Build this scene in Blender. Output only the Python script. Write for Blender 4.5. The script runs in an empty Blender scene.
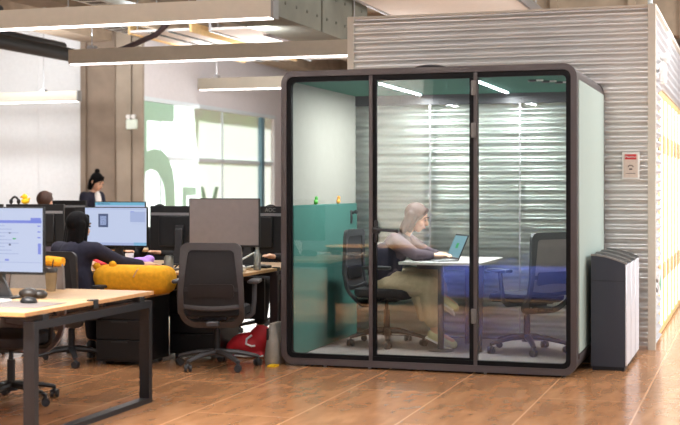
import bpy, bmesh, math, random
from mathutils import Vector, Matrix, Euler
random.seed(7)
PI = math.pi
SC = bpy.context.scene
COL = SC.collection

# ------------------------------------------------------------------ helpers
def lin(h):
    h = h.lstrip('#')
    out = []
    for i in (0, 2, 4):
        c = int(h[i:i+2], 16) / 255
        out.append(c / 12.92 if c <= .04045 else ((c + .055) / 1.055) ** 2.4)
    return out

def mat(name, col, rough=.5, metal=0., noise=.06, scale=18., bump=0., spec=.5, emit=None, estr=0., coat=0.):
    m = bpy.data.materials.new(name); m.use_nodes = True
    nt = m.node_tree; b = nt.nodes['Principled BSDF']
    c = lin(col) if isinstance(col, str) else col
    b.inputs['Roughness'].default_value = rough
    b.inputs['Metallic'].default_value = metal
    b.inputs['Specular IOR Level'].default_value = spec
    if coat: b.inputs['Coat Weight'].default_value = coat
    tc = nt.nodes.new('ShaderNodeTexCoord')
    nz = nt.nodes.new('ShaderNodeTexNoise'); nz.inputs['Scale'].default_value = scale
    nz.inputs['Detail'].default_value = 4
    nt.links.new(tc.outputs['Object'], nz.inputs['Vector'])
    rp = nt.nodes.new('ShaderNodeValToRGB')
    rp.color_ramp.elements[0].position = .3; rp.color_ramp.elements[1].position = .7
    rp.color_ramp.elements[0].color = [max(0, x * (1 - noise)) for x in c] + [1]
    rp.color_ramp.elements[1].color = [min(1, x * (1 + noise)) for x in c] + [1]
    nt.links.new(nz.outputs['Fac'], rp.inputs['Fac'])
    nt.links.new(rp.outputs['Color'], b.inputs['Base Color'])
    if bump:
        bp = nt.nodes.new('ShaderNodeBump'); bp.inputs['Strength'].default_value = bump
        bp.inputs['Distance'].default_value = .01
        nt.links.new(nz.outputs['Fac'], bp.inputs['Height']); nt.links.new(bp.outputs['Normal'], b.inputs['Normal'])
    if emit:
        e = lin(emit) if isinstance(emit, str) else emit
        b.inputs['Emission Color'].default_value = e + [1]
        b.inputs['Emission Strength'].default_value = estr
    return m

def glass(name, tint, refl=1.0, ior=1.5, rough=0., haze=0., hazecol=(.9, .95, .92)):
    m = bpy.data.materials.new(name); m.use_nodes = True
    nt = m.node_tree; nt.nodes.clear()
    o = nt.nodes.new('ShaderNodeOutputMaterial')
    t = nt.nodes.new('ShaderNodeBsdfTransparent'); t.inputs['Color'].default_value = list(tint) + [1]
    g = nt.nodes.new('ShaderNodeBsdfGlossy'); g.inputs['Roughness'].default_value = rough
    f = nt.nodes.new('ShaderNodeFresnel'); f.inputs['IOR'].default_value = ior
    mu = nt.nodes.new('ShaderNodeMath'); mu.operation = 'MULTIPLY'; mu.inputs[1].default_value = refl
    nt.links.new(f.outputs[0], mu.inputs[0])
    mx = nt.nodes.new('ShaderNodeMixShader')
    nt.links.new(mu.outputs[0], mx.inputs['Fac'])
    src = t.outputs[0]
    if haze:
        tr = nt.nodes.new('ShaderNodeBsdfTranslucent'); tr.inputs['Color'].default_value = list(hazecol) + [1]
        m2 = nt.nodes.new('ShaderNodeMixShader'); m2.inputs['Fac'].default_value = haze
        nt.links.new(t.outputs[0], m2.inputs[1]); nt.links.new(tr.outputs[0], m2.inputs[2]); src = m2.outputs[0]
    nt.links.new(src, mx.inputs[1]); nt.links.new(g.outputs[0], mx.inputs[2])
    nt.links.new(mx.outputs[0], o.inputs['Surface'])
    return m

class B:
    """collects shapes into one bmesh (root-local coordinates)"""
    def __init__(s, off=(0, 0, 0)):
        s.bm = bmesh.new(); s.off = Vector(off); s.mi = 0
    def _new(s, verts, M=None, faces=None):
        for v in verts:
            if M is not None: v.co = M @ v.co
            v.co -= s.off
        fs = set()
        for v in verts:
            for f in v.link_faces: fs.add(f)
        for f in fs: f.material_index = s.mi
    def box(s, lo, hi, bev=0., rot=None, seg=1):
        lo, hi = Vector(lo), Vector(hi); c = (lo + hi) / 2; d = hi - lo
        r = bmesh.ops.create_cube(s.bm, size=1)
        vs = r['verts']
        for v in vs: v.co = Vector((v.co.x * d.x, v.co.y * d.y, v.co.z * d.z))
        if bev:
            es = list({e for v in vs for e in v.link_edges})
            rr = bmesh.ops.bevel(s.bm, geom=es, offset=min(bev, .49 * min(abs(d.x), abs(d.y), abs(d.z))), segments=seg, affect='EDGES', profile=.5)
            vs = list({v for f in rr['faces'] for v in f.verts} | {v for v in vs if v.is_valid})
        M = Matrix.Translation(c)
        if rot is not None: M = M @ (rot if isinstance(rot, Matrix) else Euler(rot).to_matrix().to_4x4())
        s._new(vs, M); return s
    def cyl(s, p0, p1, r0, r1=None, n=14):
        p0, p1 = Vector(p0), Vector(p1); d = p1 - p0
        r = bmesh.ops.create_cone(s.bm, cap_ends=True, segments=n, radius1=r0, radius2=r0 if r1 is None else max(r1, 1e-4), depth=d.length)
        s._new(r['verts'], Matrix.Translation((p0 + p1) / 2) @ d.to_track_quat('Z', 'Y').to_matrix().to_4x4()); return s
    def sph(s, c, r, n=14, rot=None):
        rr = (r, r, r) if isinstance(r, (int, float)) else r
        q = bmesh.ops.create_uvsphere(s.bm, u_segments=n, v_segments=max(6, n * 2 // 3), radius=1)
        M = Matrix.Translation(Vector(c))
        if rot is not None: M = M @ Euler(rot).to_matrix().to_4x4()
        s._new(q['verts'], M @ Matrix.Diagonal((rr[0], rr[1], rr[2], 1))); return s
    def cap(s, p0, p1, r0, r1=None, n=12):
        r1 = r0 if r1 is None else r1
        s.cyl(p0, p1, r0, r1, n); s.sph(p0, r0, n); s.sph(p1, r1, n); return s
    def grid(s, rings, closed=True, caps=True):
        """loft between rings of equal length"""
        R = [[s.bm.verts.new(Vector(p) - s.off) for p in ring] for ring in rings]
        n = len(R[0]); fs = []
        for a, b in zip(R, R[1:]):
            for i in range(n if closed else n - 1):
                j = (i + 1) % n
                fs.append(s.bm.faces.new((a[i], a[j], b[j], b[i])))
        if caps:
            fs.append(s.bm.faces.new(list(reversed(R[0])))); fs.append(s.bm.faces.new(R[-1]))
        for f in fs: f.material_index = s.mi
        return s
    def prism(s, pts, vec):
        pts = [Vector(p) for p in pts]; v = Vector(vec)
        return s.grid([pts, [p + v for p in pts]])
    def lathe(s, prof, c, n=24):
        c = Vector(c)
        rings = [[c + Vector((max(r, 1e-4) * math.cos(2 * PI * i / n), max(r, 1e-4) * math.sin(2 * PI * i / n), z)) for i in range(n)] for r, z in prof]
        return s.grid(rings)
    def tube(s, pts, r, n=10, closed=False, sx=1., sy=1.):
        """round tube along a polyline (sx, sy flatten it)"""
        pts = [Vector(p) for p in pts]; rings = []
        N = len(pts); up = None
        for i, p in enumerate(pts):
            a = pts[(i - 1) % N] if (closed or i) else p
            b = pts[(i + 1) % N] if (closed or i < N - 1) else p
            t = (b - a).normalized()
            if up is None:
                up = Vector((0, 0, 1)) if abs(t.z) < .9 else Vector((0, 1, 0))
            x = t.cross(up).normalized(); y = x.cross(t).normalized(); up = y
            rr = r[i] if isinstance(r, (list, tuple)) else r
            rings.append([p + x * math.cos(2 * PI * k / n) * rr * sx + y * math.sin(2 * PI * k / n) * rr * sy for k in range(n)])
        if closed:
            rings.append(rings[0])
            R = [[s.bm.verts.new(q - s.off) for q in ring] for ring in rings[:-1]]
            for i in range(N):
                for k in range(n):
                    f = s.bm.faces.new((R[i][k], R[i][(k + 1) % n], R[(i + 1) % N][(k + 1) % n], R[(i + 1) % N][k])); f.material_index = s.mi
            return s
        return s.grid(rings)
    def frame(s, outer, inner, vec):
        """ring solid between two equal-length closed outlines, extruded by vec"""
        v = Vector(vec); n = len(outer)
        L = [[s.bm.verts.new(Vector(p) + q - s.off) for p in o] for o, q in ((outer, Vector()), (inner, Vector()), (inner, v), (outer, v))]
        for a, b in ((0, 1), (1, 2), (2, 3), (3, 0)):
            for i in range(n):
                j = (i + 1) % n
                f = s.bm.faces.new((L[a][i], L[a][j], L[b][j], L[b][i])); f.material_index = s.mi
        return s
    def done(s, name, m, parent=None, ang=38, remesh=0., smooth=0):
        bmesh.ops.recalc_face_normals(s.bm, faces=s.bm.faces)
        me = bpy.data.meshes.new(name)
        for f in s.bm.faces: f.smooth = True
        if not remesh:
            for e in s.bm.edges:
                if len(e.link_faces) == 2 and e.calc_face_angle(0) > math.radians(ang): e.smooth = False
        s.bm.to_mesh(me); s.bm.free()
        for mm in (m if isinstance(m, (list, tuple)) else [m]): me.materials.append(mm)
        o = bpy.data.objects.new(name, me); COL.objects.link(o)
        if remesh:
            md = o.modifiers.new('r', 'REMESH'); md.mode = 'VOXEL'; md.voxel_size = remesh; md.use_smooth_shade = True
            if smooth:
                sm = o.modifiers.new('s', 'SMOOTH'); sm.iterations = smooth; sm.factor = .5
            dg = bpy.context.evaluated_depsgraph_get()
            nm = bpy.data.meshes.new_from_object(o.evaluated_get(dg), depsgraph=dg)
            o.modifiers.clear(); o.data = nm; nm.name = name
            nm.materials.clear()
            for mm in (m if isinstance(m, (list, tuple)) else [m]): nm.materials.append(mm)
            for p in nm.polygons: p.use_smooth = True
        if parent: o.parent = parent
        return o

def tag(o, label=None, cat=None, group=None, kind=None):
    if label: o['label'] = label
    if cat: o['category'] = cat
    if group: o['group'] = group
    if kind: o['kind'] = kind
    return o
def thing(name, label, cat, loc=(0, 0, 0), rz=0., group=None, kind=None):
    o = bpy.data.objects.new(name, None); COL.objects.link(o); o.empty_display_size = .1
    o.location = loc; o.rotation_euler = (0, 0, rz)
    return tag(o, label, cat, group, kind)
def copy_tree(o, parent=None):
    c = o.copy(); COL.objects.link(c)
    if parent: c.parent = parent
    for ch in list(o.children): copy_tree(ch, c)
    return c
def struct(o, label=None):
    return tag(o, label, None, None, 'structure')
def rrect(x0, x1, z0, z1, r, y, n=6):
    pts = []
    for cx, cz, a0 in ((x1 - r, z1 - r, 0), (x0 + r, z1 - r, 90), (x0 + r, z0 + r, 180), (x1 - r, z0 + r, 270)):
        for k in range(n + 1):
            a = math.radians(a0 + 90 * k / n); pts.append((cx + r * math.cos(a), y, cz + r * math.sin(a)))
    return pts
def text(body, name, size, m, parent, loc, rot, ext=.001, align='CENTER'):
    cu = bpy.data.curves.new(name, 'FONT'); cu.body = body; cu.size = size; cu.extrude = ext; cu.align_x = align
    t = bpy.data.objects.new(name, cu); COL.objects.link(t)
    dg = bpy.context.evaluated_depsgraph_get()
    me = bpy.data.meshes.new_from_object(t.evaluated_get(dg), depsgraph=dg)
    bpy.data.objects.remove(t)
    me.materials.clear(); me.materials.append(m)
    o = bpy.data.objects.new(name, me); COL.objects.link(o); o.location = loc; o.rotation_euler = rot
    if parent: o.parent = parent
    return o

# ------------------------------------------------------------------ materials
M = {}
M['wall'] = mat('painted_wall_white', '#e9e2dc', .7, noise=.03)
M['wall_warm'] = mat('painted_wall_warm', '#dcdcdc', .75, noise=.03)
M['lilac'] = mat('painted_bulkhead', '#e2dee0', .75, noise=.03)
M['concrete'] = mat('concrete_pillar', '#7d6d5e', .85, noise=.16, scale=3, bump=.15)
M['concrete_light'] = mat('concrete_pale', '#9a8c7c', .85, noise=.14, scale=3, bump=.15)
M['ceil'] = mat('concrete_ceiling', '#b0a698', .9, noise=.2, scale=2.5, bump=.2)
M['beam'] = mat('concrete_beam_brown', '#95836f', .9, noise=.22, scale=4, bump=.2)
M['beam_green'] = mat('concrete_beam_grey', '#6c6b60', .8, noise=.12, scale=4)
M['corr'] = mat('corrugated_steel', '#dedcd9', .30, metal=.65, noise=.04, scale=3)
M['corr_w'] = mat('corrugated_steel_white', '#e8e8ea', .38, metal=.55, noise=.03)
M['trim'] = mat('beige_trim', '#d6cdbf', .55, noise=.03)
M['black'] = mat('black_plastic', '#0d0d0f', .45, noise=.1)
M['blackmetal'] = mat('black_powder_metal', '#1d1d20', .42, metal=.3, noise=.08)
M['charcoal'] = mat('charcoal_plastic', '#29292b', .45, noise=.07)
M['chairgrey'] = mat('grey_chair_frame', '#3f3d3e', .42, noise=.06)
M['mesh'] = mat('black_mesh_fabric', '#1f1e20', .8, noise=.25, scale=260)
M['seatfab'] = mat('black_seat_fabric', '#1b1b1e', .85, noise=.15, scale=80)
M['greyfab'] = mat('grey_mesh_fabric', '#96928e', .85, noise=.08, scale=120)
M['wood'] = mat('light_oak_laminate', '#bf9b70', .42, noise=.07, scale=9)
M['woodedge'] = mat('plywood_edge', '#c08f5c', .5, noise=.1, scale=30)
M['pod'] = mat('taupe_pod_shell', '#453d3c', .42, noise=.04)
M['podseal'] = mat('black_seal', '#0b0b0d', .6, noise=.05, spec=.15)
M['podside'] = mat('pale_green_lacquer', '#a2afa6', .42, noise=.02)
M['teal'] = mat('teal_felt', '#2c6459', .9, noise=.08, scale=60)
M['tealdark'] = mat('teal_ceiling', '#1f6a58', .85, noise=.06)
M['cream'] = mat('cream_felt', '#908e84', .9, noise=.03)
M['carpet'] = mat('grey_carpet', '#7f7773', .95, noise=.15, scale=160, bump=.1)
M['led'] = mat('led_strip', '#ffffff', .5, emit='#f6f2ff', estr=22)
M['lampbody'] = mat('beige_lamp_housing', '#afa696', .45, metal=.2, noise=.03)
M['lampend'] = mat('grey_lamp_end', '#6f6c68', .5, noise=.03)
M['diff'] = mat('lamp_diffuser', '#ffffff', .5, emit='#fff7f4', estr=5)
M['tablew'] = mat('white_table_laminate', '#cdc7c4', .35, noise=.02)
M['bin'] = mat('dark_slate_bin', '#31353f', .45, noise=.1, scale=150)
M['binface'] = mat('satin_silver_face', '#dfe0e6', .38, metal=.3, noise=.02)
M['binrim'] = mat('grey_bin_rim', '#8b8a86', .35, metal=.5, noise=.02)
M['screen'] = mat('lit_screen', '#101216', .4, emit='#cfdcfb', estr=.82)
M['ui_blue'] = mat('screen_blue', '#101216', .4, emit='#8494f0', estr=.8)
M['ui_lite'] = mat('screen_pale', '#101216', .4, emit='#b3c3ee', estr=.8)
M['ui_dark'] = mat('screen_dark', '#101216', .4, emit='#56658c', estr=.75)
M['ui_teal'] = mat('screen_teal', '#101216', .4, emit='#79c2e2', estr=.8)
M['laptop_screen'] = mat('laptop_screen', '#101216', .3, emit='#8fc0cf', estr=.7)
M['ui_green'] = mat('screen_green', '#101216', .3, emit='#27b862', estr=.8)
M['offscreen'] = mat('dusty_off_screen', '#7a716e', .4, noise=.05)
M['silver'] = mat('silver_metal', '#a9a8aa', .35, metal=.8, noise=.03)
M['white'] = mat('white_plastic', '#f0eeea', .45, noise=.02)
M['chrome'] = mat('chrome', '#d8d8d8', .15, metal=1., noise=.01)
M['yellow'] = mat('mustard_plush', '#e2a018', .95, noise=.12, scale=30, bump=.25)
M['orange'] = mat('orange_knit', '#f0a51c', .95, noise=.12, scale=60)
M['duck'] = mat('yellow_rubber', '#f6c400', .45, noise=.03)
M['purple'] = mat('purple_cloth', '#b48ad8', .8, noise=.1)
M['red'] = mat('red_bag_fabric', '#c3202c', .6, noise=.12, scale=12)
M['greybag'] = mat('grey_quilted_fabric', '#8c867c', .85, noise=.1, scale=20)
M['skin'] = mat('skin', '#e6b596', .55, noise=.04)
M['hair_dark'] = mat('dark_hair', '#0b090a', .75, noise=.3, scale=60, spec=.15)
M['hair_brown'] = mat('brown_hair', '#442a1e', .6, noise=.25, scale=60)
M['navy'] = mat('navy_cloth', '#1f1e30', .9, noise=.12, scale=40)
M['mauve'] = mat('grey_mauve_knit', '#564a51', .95, noise=.12, scale=60)
M['beige'] = mat('beige_cotton', '#c4b393', .9, noise=.08, scale=30)
M['blackcloth'] = mat('black_cloth', '#1a191c', .9, noise=.15, scale=40)
M['tee'] = mat('white_cotton', '#ece7e2', .9, noise=.03)
M['shoe'] = mat('cream_shoe', '#e2d8a8', .7, noise=.06)
M['sole'] = mat('shoe_sole', '#f2ede4', .6, noise=.03)
M['shoe_red'] = mat('shoe_red_trim', '#b3553e', .7, noise=.06)
M['eye'] = mat('eye_dark', '#1c1412', .3, noise=.02)
M['lip'] = mat('lip', '#b8675c', .5, noise=.03)
M['green_sign'] = mat('green_sign', '#18a060', .5, noise=.03)
M['emerg'] = mat('emergency_box', '#dfeadb', .5, noise=.03)
M['paper'] = mat('notice_paper', '#dccabd', .7, noise=.08, scale=50)
M['redprint'] = mat('red_print', '#cc2630', .6, noise=.03)
M['ink'] = mat('dark_ink', '#4a3a38', .7, noise=.03)
M['slat'] = mat('pale_pine_slat', '#e9c48a', .5, noise=.08, scale=20)
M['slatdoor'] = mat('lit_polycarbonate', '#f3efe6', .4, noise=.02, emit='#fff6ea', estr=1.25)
M['vinyl'] = mat('sage_vinyl', '#a5cbb0', .6, noise=.03)
M['leaf'] = mat('leaf_green', '#b4d8a6', .8, noise=.25, scale=2.5)
nt = M['leaf'].node_tree; pb = nt.nodes['Principled BSDF']; tl = nt.nodes.new('ShaderNodeBsdfTranslucent'); tl.inputs['Color'].default_value = (.6, .88, .5, 1)
mxs = nt.nodes.new('ShaderNodeMixShader'); mxs.inputs['Fac'].default_value = .5
nt.links.new(pb.outputs[0], mxs.inputs[1]); nt.links.new(tl.outputs[0], mxs.inputs[2]); nt.links.new(mxs.outputs[0], nt.nodes['Material Output'].inputs['Surface'])
M['winframe'] = mat('window_frame_pale', '#dfe9ee', .5, noise=.03)
M['winpost'] = mat('window_post_blue_grey', '#6f93a2', .5, noise=.03)
M['maroon'] = mat('dark_maroon_leg', '#2f2224', .5, noise=.05)
M['blueglow'] = mat('blue_fabric', '#6a7fe6', .8, noise=.1)
M['whitewood'] = mat('white_partition', '#f6f4f0', .7, noise=.02)
M['tumbler'] = mat('smoked_tumbler', '#7d6a4f', .25, noise=.1, spec=.6)
M['lid'] = mat('dark_lid', '#2c2622', .4, noise=.05)
M['glass_front'] = glass('pod_glass_front', (.96, .985, .975), refl=1.0, ior=1.62)
M['glass_back'] = glass('pod_glass_back', (.95, .985, .97), refl=1.0, ior=1.42)
M['glass_win'] = glass('window_glass_hazy', (.93, 1., .97), refl=.6, ior=1.45, haze=.5)
M['bottle'] = glass('clear_bottle', (.95, .97, .98), refl=1., ior=1.6, haze=.45)

def floor_mat():
    m = bpy.data.materials.new('wood_effect_floor'); m.use_nodes = True
    nt = m.node_tree; b = nt.nodes['Principled BSDF']; L = nt.links.new
    tc = nt.nodes.new('ShaderNodeTexCoord')
    mp = nt.nodes.new('ShaderNodeMapping'); mp.inputs['Rotation'].default_value = (0, 0, math.radians(90)); mp.inputs['Location'].default_value = (0.2, .04, 0)
    L(tc.outputs['Object'], mp.inputs['Vector'])
    br = nt.nodes.new('ShaderNodeTexBrick')
    br.inputs['Scale'].default_value = 1.; br.inputs['Brick Width'].default_value = 2.4; br.inputs['Row Height'].default_value = .66
    br.inputs['Mortar Size'].default_value = .006; br.inputs['Mortar Smooth'].default_value = .3; br.offset = .5
    br.inputs['Color1'].default_value = (1, 1, 1, 1); br.inputs['Color2'].default_value = (.80, .80, .80, 1)
    L(mp.outputs[0], br.inputs['Vector'])
    m2 = nt.nodes.new('ShaderNodeMapping'); m2.inputs['Scale'].default_value = (3.0, .8, 1); m2.inputs['Rotation'].default_value = (0, 0, math.radians(-28))
    L(tc.outputs['Object'], m2.inputs['Vector'])
    n1 = nt.nodes.new('ShaderNodeTexNoise'); n1.inputs['Scale'].default_value = 2.6; n1.inputs['Detail'].default_value = 6; n1.inputs['Roughness'].default_value = .55; n1.inputs['Distortion'].default_value = .35
    L(m2.outputs[0], n1.inputs['Vector'])
    rp = nt.nodes.new('ShaderNodeValToRGB')
    e = rp.color_ramp.elements
    e[0].position = .25; e[0].color = lin('#926646') + [1]
    e[1].position = .78; e[1].color = lin('#bd8c63') + [1]
    k = e.new(.5); k.color = lin('#a4744e') + [1]
    L(n1.outputs['Fac'], rp.inputs['Fac'])
    mul = nt.nodes.new('ShaderNodeMix'); mul.data_type = 'RGBA'; mul.blend_type = 'MULTIPLY'; mul.inputs['Factor'].default_value = .35
    L(rp.outputs['Color'], mul.inputs['A']); L(br.outputs['Color'], mul.inputs['B'])
    mx = nt.nodes.new('ShaderNodeMix'); mx.data_type = 'RGBA'
    mx.inputs['B'].default_value = lin('#cf9f77') + [1]
    L(br.outputs['Fac'], mx.inputs['Factor']); L(mul.outputs['Result'], mx.inputs['A'])
    L(mx.outputs['Result'], b.inputs['Base Color'])
    n3 = nt.nodes.new('ShaderNodeTexNoise'); n3.inputs['Scale'].default_value = 9; L(tc.outputs['Object'], n3.inputs['Vector'])
    mr = nt.nodes.new('ShaderNodeMapRange'); mr.inputs['To Min'].default_value = .13; mr.inputs['To Max'].default_value = .26
    L(n3.outputs['Fac'], mr.inputs['Value']); L(mr.outputs[0], b.inputs['Roughness'])
    bp = nt.nodes.new('ShaderNodeBump'); bp.inputs['Strength'].default_value = .02; bp.inputs['Distance'].default_value = .002
    L(n1.outputs['Fac'], bp.inputs['Height']); L(bp.outputs['Normal'], b.inputs['Normal'])
    return m
M['floor'] = floor_mat()

# ------------------------------------------------------------------ setting
struct(B().box((-24, -2, -.2), (9, 30, 0)).done('floor', M['floor']))
struct(B().prism([(-24, 3, 4.3), (9, 3, 4.3), (9, 30, 4.3), (-9.55, 30, 4.3), (-9.55, 19.1, 4.3), (-24, 19.1, 4.3)], (0, 0, .2)).done('ceiling', M['ceil']))

# corrugated box room: front face Y=11.46, side face X=-.84
WX0, WX1, WY, WZ = -3.56, -.84, 11.46, 2.97
def corr_profile(z0, z1, pitch=.0852, amp=.019, seg=16):
    n = int((z1 - z0) / pitch * seg); out = []
    for i in range(n + 1):
        z = z0 + (z1 - z0) * i / n
        q = math.sin(2 * PI * z / pitch); out.append((amp * math.tanh(1.5 * q) / math.tanh(1.5), z))
    return out
b = B()
pr = corr_profile(.03, WZ)
xs = [WX0, -2.65, -1.75, -1.15, WX1 - .02]
for i in range(4):
    x0, x1 = xs[i], xs[i + 1] + (.03 if i < 3 else 0)
    dy = .003 * (i % 2)
    A = [(x0, WY + dy - a, z) for a, z in pr] + [(x0, WY + .06, WZ), (x0, WY + .06, .03)]
    b.grid([A, [(x1, y, z) for _, y, z in A]])
struct(b.done('wall_back', M['corr'], ang=80), 'brownish grey corrugated steel wall behind the glass pod')
b = B()
ys = [WY + .03, 12.62]
A = [(WX1 + a, WY + .03, z) for a, z in pr] + [(WX1 - .06, WY + .03, WZ), (WX1 - .06, WY + .03, .03)]
b.grid([A, [(x, 12.42, z) for x, _, z in A]])
pr2 = [(a, z) for a, z in corr_profile(2.34, WZ)]
A = [(WX1 + a, 12.42, z) for a, z in pr2] + [(WX1 - .06, 12.42, WZ), (WX1 - .06, 12.42, 2.34)]
b.grid([A, [(x, 24., z) for x, _, z in A]])
struct(b.done('wall_right', M['corr_w'], ang=80), 'white corrugated steel side wall above the slatted doors')
b = B(); b.box((WX1 - .035, WY - .03, 0), (WX1 + .03, WY + .035, WZ + .02)); b.box((WX1 - .02, WY + .035, WZ), (WX1 + .03, 24, WZ + .03))
struct(b.done('trim_1', M['trim']), 'beige corner post of the corrugated wall')
b = B(); b.box((WX0 - .04, WY - .025, 0), (WX0 + .02, WY + .08, WZ + .02))
struct(b.done('trim_2', M['trim']), 'pale post at the left end of the corrugated wall')
b = B(); b.box((WX0 + .02, WY - .02, WZ), (WX1 - .035, WY + .05, WZ + .018))
struct(b.done('trim_3', M['trim']), 'top capping of the corrugated wall')

# slatted translucent doors along the side wall
door = thing('door_1', 'pale slatted wooden doors with translucent white panels along side wall', None, (WX1, 12.45, 0), 0, None, 'structure')
off = (WX1, 12.45, 0)
B(off).box((WX1 - .06, 12.45, .02), (WX1 - .02, 23.5, 2.3)).done('translucent_panel', M['slatdoor'], door)
for y in [12.47 + .62 * i for i in range(18)]:
    B(off).box((WX1 - .02, y, .03), (WX1 - .012, y + .16, 2.3)).done('vertical_slat', M['slat'], door)
for z in (.01, 2.28):
    B(off).box((WX1 - .02, 12.45, z), (WX1 - .009, 23.5, z + .05)).done('rail', M['slat'], door)
for z0, z1 in ((.50, .66), (1.74, 1.92)):
    for i in range(18): B(off).box((WX1 - .02, 12.47 + .62 * i, z0), (WX1 - .009, 12.47 + .62 * i + .34, z1)).done('pine_block', M['slat'], door)
# left window wall, X = -9.3
WLX = -9.3
b = B()
b.box((WLX - .25, 18.62, 2.87), (WLX, 30, 4.3)); b.box((WLX - .25, 18.62, 0), (WLX, 30, .5)); b.box((WLX - .25, 24.6, .5), (WLX, 30, 2.87))
struct(b.done('wall_left', M['lilac']), 'pale wall around the big window')
win = thing('window_1', 'large hazy window with green trees outside and a big sage number', None, (WLX, 18, .5), 0, None, 'structure')
off = (WLX, 18, .5)
b = B(off)
b.box((WLX - .12, 18.62, 2.80), (WLX + .02, 24.6, 2.87)); b.box((WLX - .12, 18.62, .5), (WLX + .02, 24.6, .56))
for y in (18.65, 19.4, 22.0): b.box((WLX - .10, y, .5), (WLX - .04, y + .035, 2.8))
b.box((WLX - .10, 18.62, 1.86), (WLX - .04, 24.6, 1.93))
b.done('window_frame', M['winframe'], win)
B(off).box((WLX - .10, 23.86, .5), (WLX + .01, 24.02, 2.87)).done('window_post', M['winpost'], win)
B(off).box((WLX - .075, 18.62, .56), (WLX - .06, 24.6, 2.8)).done('pane', M['glass_win'], win)
X5 = WLX - .045
five = [(18.64, 2.82), (19.9, 2.80), (19.9, 2.515), (18.877, 2.49), (18.877, 1.99), (19.17, 2.046), (19.472, 2.013), (19.703, 1.90), (19.86, 1.70), (19.939, 1.45),
        (19.96, 1.03), (19.90, .75), (19.5, .75), (19.587, 1.03), (19.548, 1.367), (19.434, 1.565), (19.245, 1.68), (19.023, 1.71), (18.841, 1.66), (18.733, 1.53), (18.64, 1.53), (18.64, 2.5)]
B(off).prism([(X5, y, z) for y, z in five], (.006, 0, 0)).done('vinyl_numeral', M['vinyl'], win)
lt = [(20.26, 1.42), (20.83, 1.42), (20.83, 1.27), (20.42, 1.27), (20.42, .95), (20.26, .95)]
b = B(off).prism([(X5, y, z) for y, z in lt], (.006, 0, 0))
b.prism([(X5, 20.98, 1.42), (X5, 21.14, 1.42), (X5, 21.40, .98), (X5, 21.66, 1.42), (X5, 21.82, 1.42), (X5, 21.5, .8), (X5, 21.3, .8)], (.006, 0, 0))
b.done('vinyl_letters', M['vinyl'], win)
# far white wall left of the pillar and far back wall
b = B(); b.box((-24, 18.9, 0), (-10.1, 19.1, 4.3)); b.box((-11.35, 18.89, 0), (-11.335, 18.905, 4.3))
struct(b.done('wall_far', M['wall_warm']), 'warm white wall behind the left desks')
struct(B().box((-9.5, 29.8, 0), (9, 30, 4.3)).done('wall_end', M['lilac']), 'far end wall')
b = B()
b.box((-10.36, 18.55, 0), (-9.74, 18.9, 4.3)); b.mi = 1; b.box((-9.74, 18.58, 0), (-9.47, 18.9, 4.3)); b.box((-9.44, 18.58, 0), (-9.265, 18.64, 4.3)); b.box((-9.47, 18.62, 0), (-9.44, 18.9, 4.3))
b.mi = 0; b.box((-10.28, 18.5, 0), (-10.24, 18.56, 4.3))
struct(b.done('pillar_1', [M['concrete'], M['concrete_light']]), 'brown concrete pillar behind standing person')
# ceiling beams
b = B()
b.box((-4.1, 17.0, 3.35), (6, 17.4, 4.3))
for x in (-3.6, -2.55, -1.55, -.9, -.1, .5): b.box((x, 16.93, 3.3), (x + .1, 17.0, 4.3))
b.box((-4.1, 16.95, 3.92), (6, 17.0, 4.02))
struct(b.done('beam_1', M['beam']), 'brown formwork patterned beam above the corrugated wall')
b = B()
b.box((-4.95, 11.6, 3.05), (-4.35, 14.6, 4.3))
for i in range(9):
    for z in (3.2, 3.45): b.sph((-4.35, 11.8 + .32 * i, z), .018, 8)
b.box((-4.36, 12.9, 3.05), (-4.335, 12.97, 4.3)); b.box((-4.36, 14.0, 3.05), (-4.335, 14.05, 4.3))
struct(b.done('beam_2', M['beam_green']), 'greenish grey bolted beam between lamps')
for i, x in enumerate((-13.0, -10.3, -8.9, -7.2)):
    b = B(); b.box((x, 6, 3.75), (x + .5, 29, 4.3)); struct(b.done('beam_%d' % (3 + i), M['beam']), 'brown concrete ceiling beam')
for i, y in enumerate((14.2, 20.5)):
    b = B(); b.box((-13, y, 3.95), (6, y + .4, 4.3)); struct(b.done('beam_%d' % (7 + i), M['beam']), 'brown concrete cross beam')

# hanging white acoustic panels, trays, pipes
def ceil_panel(x0, x1, y0, y1, z, lab, ribs):
    t = thing('ceiling_panel', lab, 'ceiling panel', (x0, y0, z))
    o_ = (x0, y0, z)
    B(o_).box((x0, y0, z), (x1, y1, z + .03)).done('panel', M['wall'], t)
    b = B(o_)
    b.box((x0 - .03, y0, z - .02), (x0, y1, z + .10)); b.box((x1, y0, z - .02), (x1 + .03, y1, z + .10))
    b.done('edge_rail', M['slat'] if ribs else M['silver'], t)
    if ribs:
        b = B(o_)
        for k in range(1, 3): b.box((x0 + (x1 - x0) * k / 3 - .02, y0, z - .012), (x0 + (x1 - x0) * k / 3 + .02, y1, z + .0))
        b.done('dark_joint', M['charcoal'], t)
    for x in (x0 + .05, x1 - .05):
        for y in (y0 + .1, y1 - .1): B(o_).cyl((x, y, z + .02), (x, y, 4.3), .008, n=6).done('hanger_rod', M['silver'], t)
    return t
ceil_panel(-7.35, -6.55, 14.4, 18.2, 3.32, 'white ribbed ceiling panel with wood edge above the pendant lamps, left one', True)
cp = ceil_panel(-6.35, -4.98, 14.6, 18.4, 3.34, 'plain white ceiling panel with dark air grille', False)
off = (-6.35, 14.6, 3.34)
b = B(off)
for k in range(12): b.box((-5.9 + .04 * k, 15.2, 3.325), (-5.9 + .04 * k + .018, 16.0, 3.34))
b.done('air_grille', M['ink'], cp)
ceil_panel(-4.2, -2.5, 13.2, 15.9, 3.5, 'white ceiling panel beside the bolted beam', False)
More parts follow.
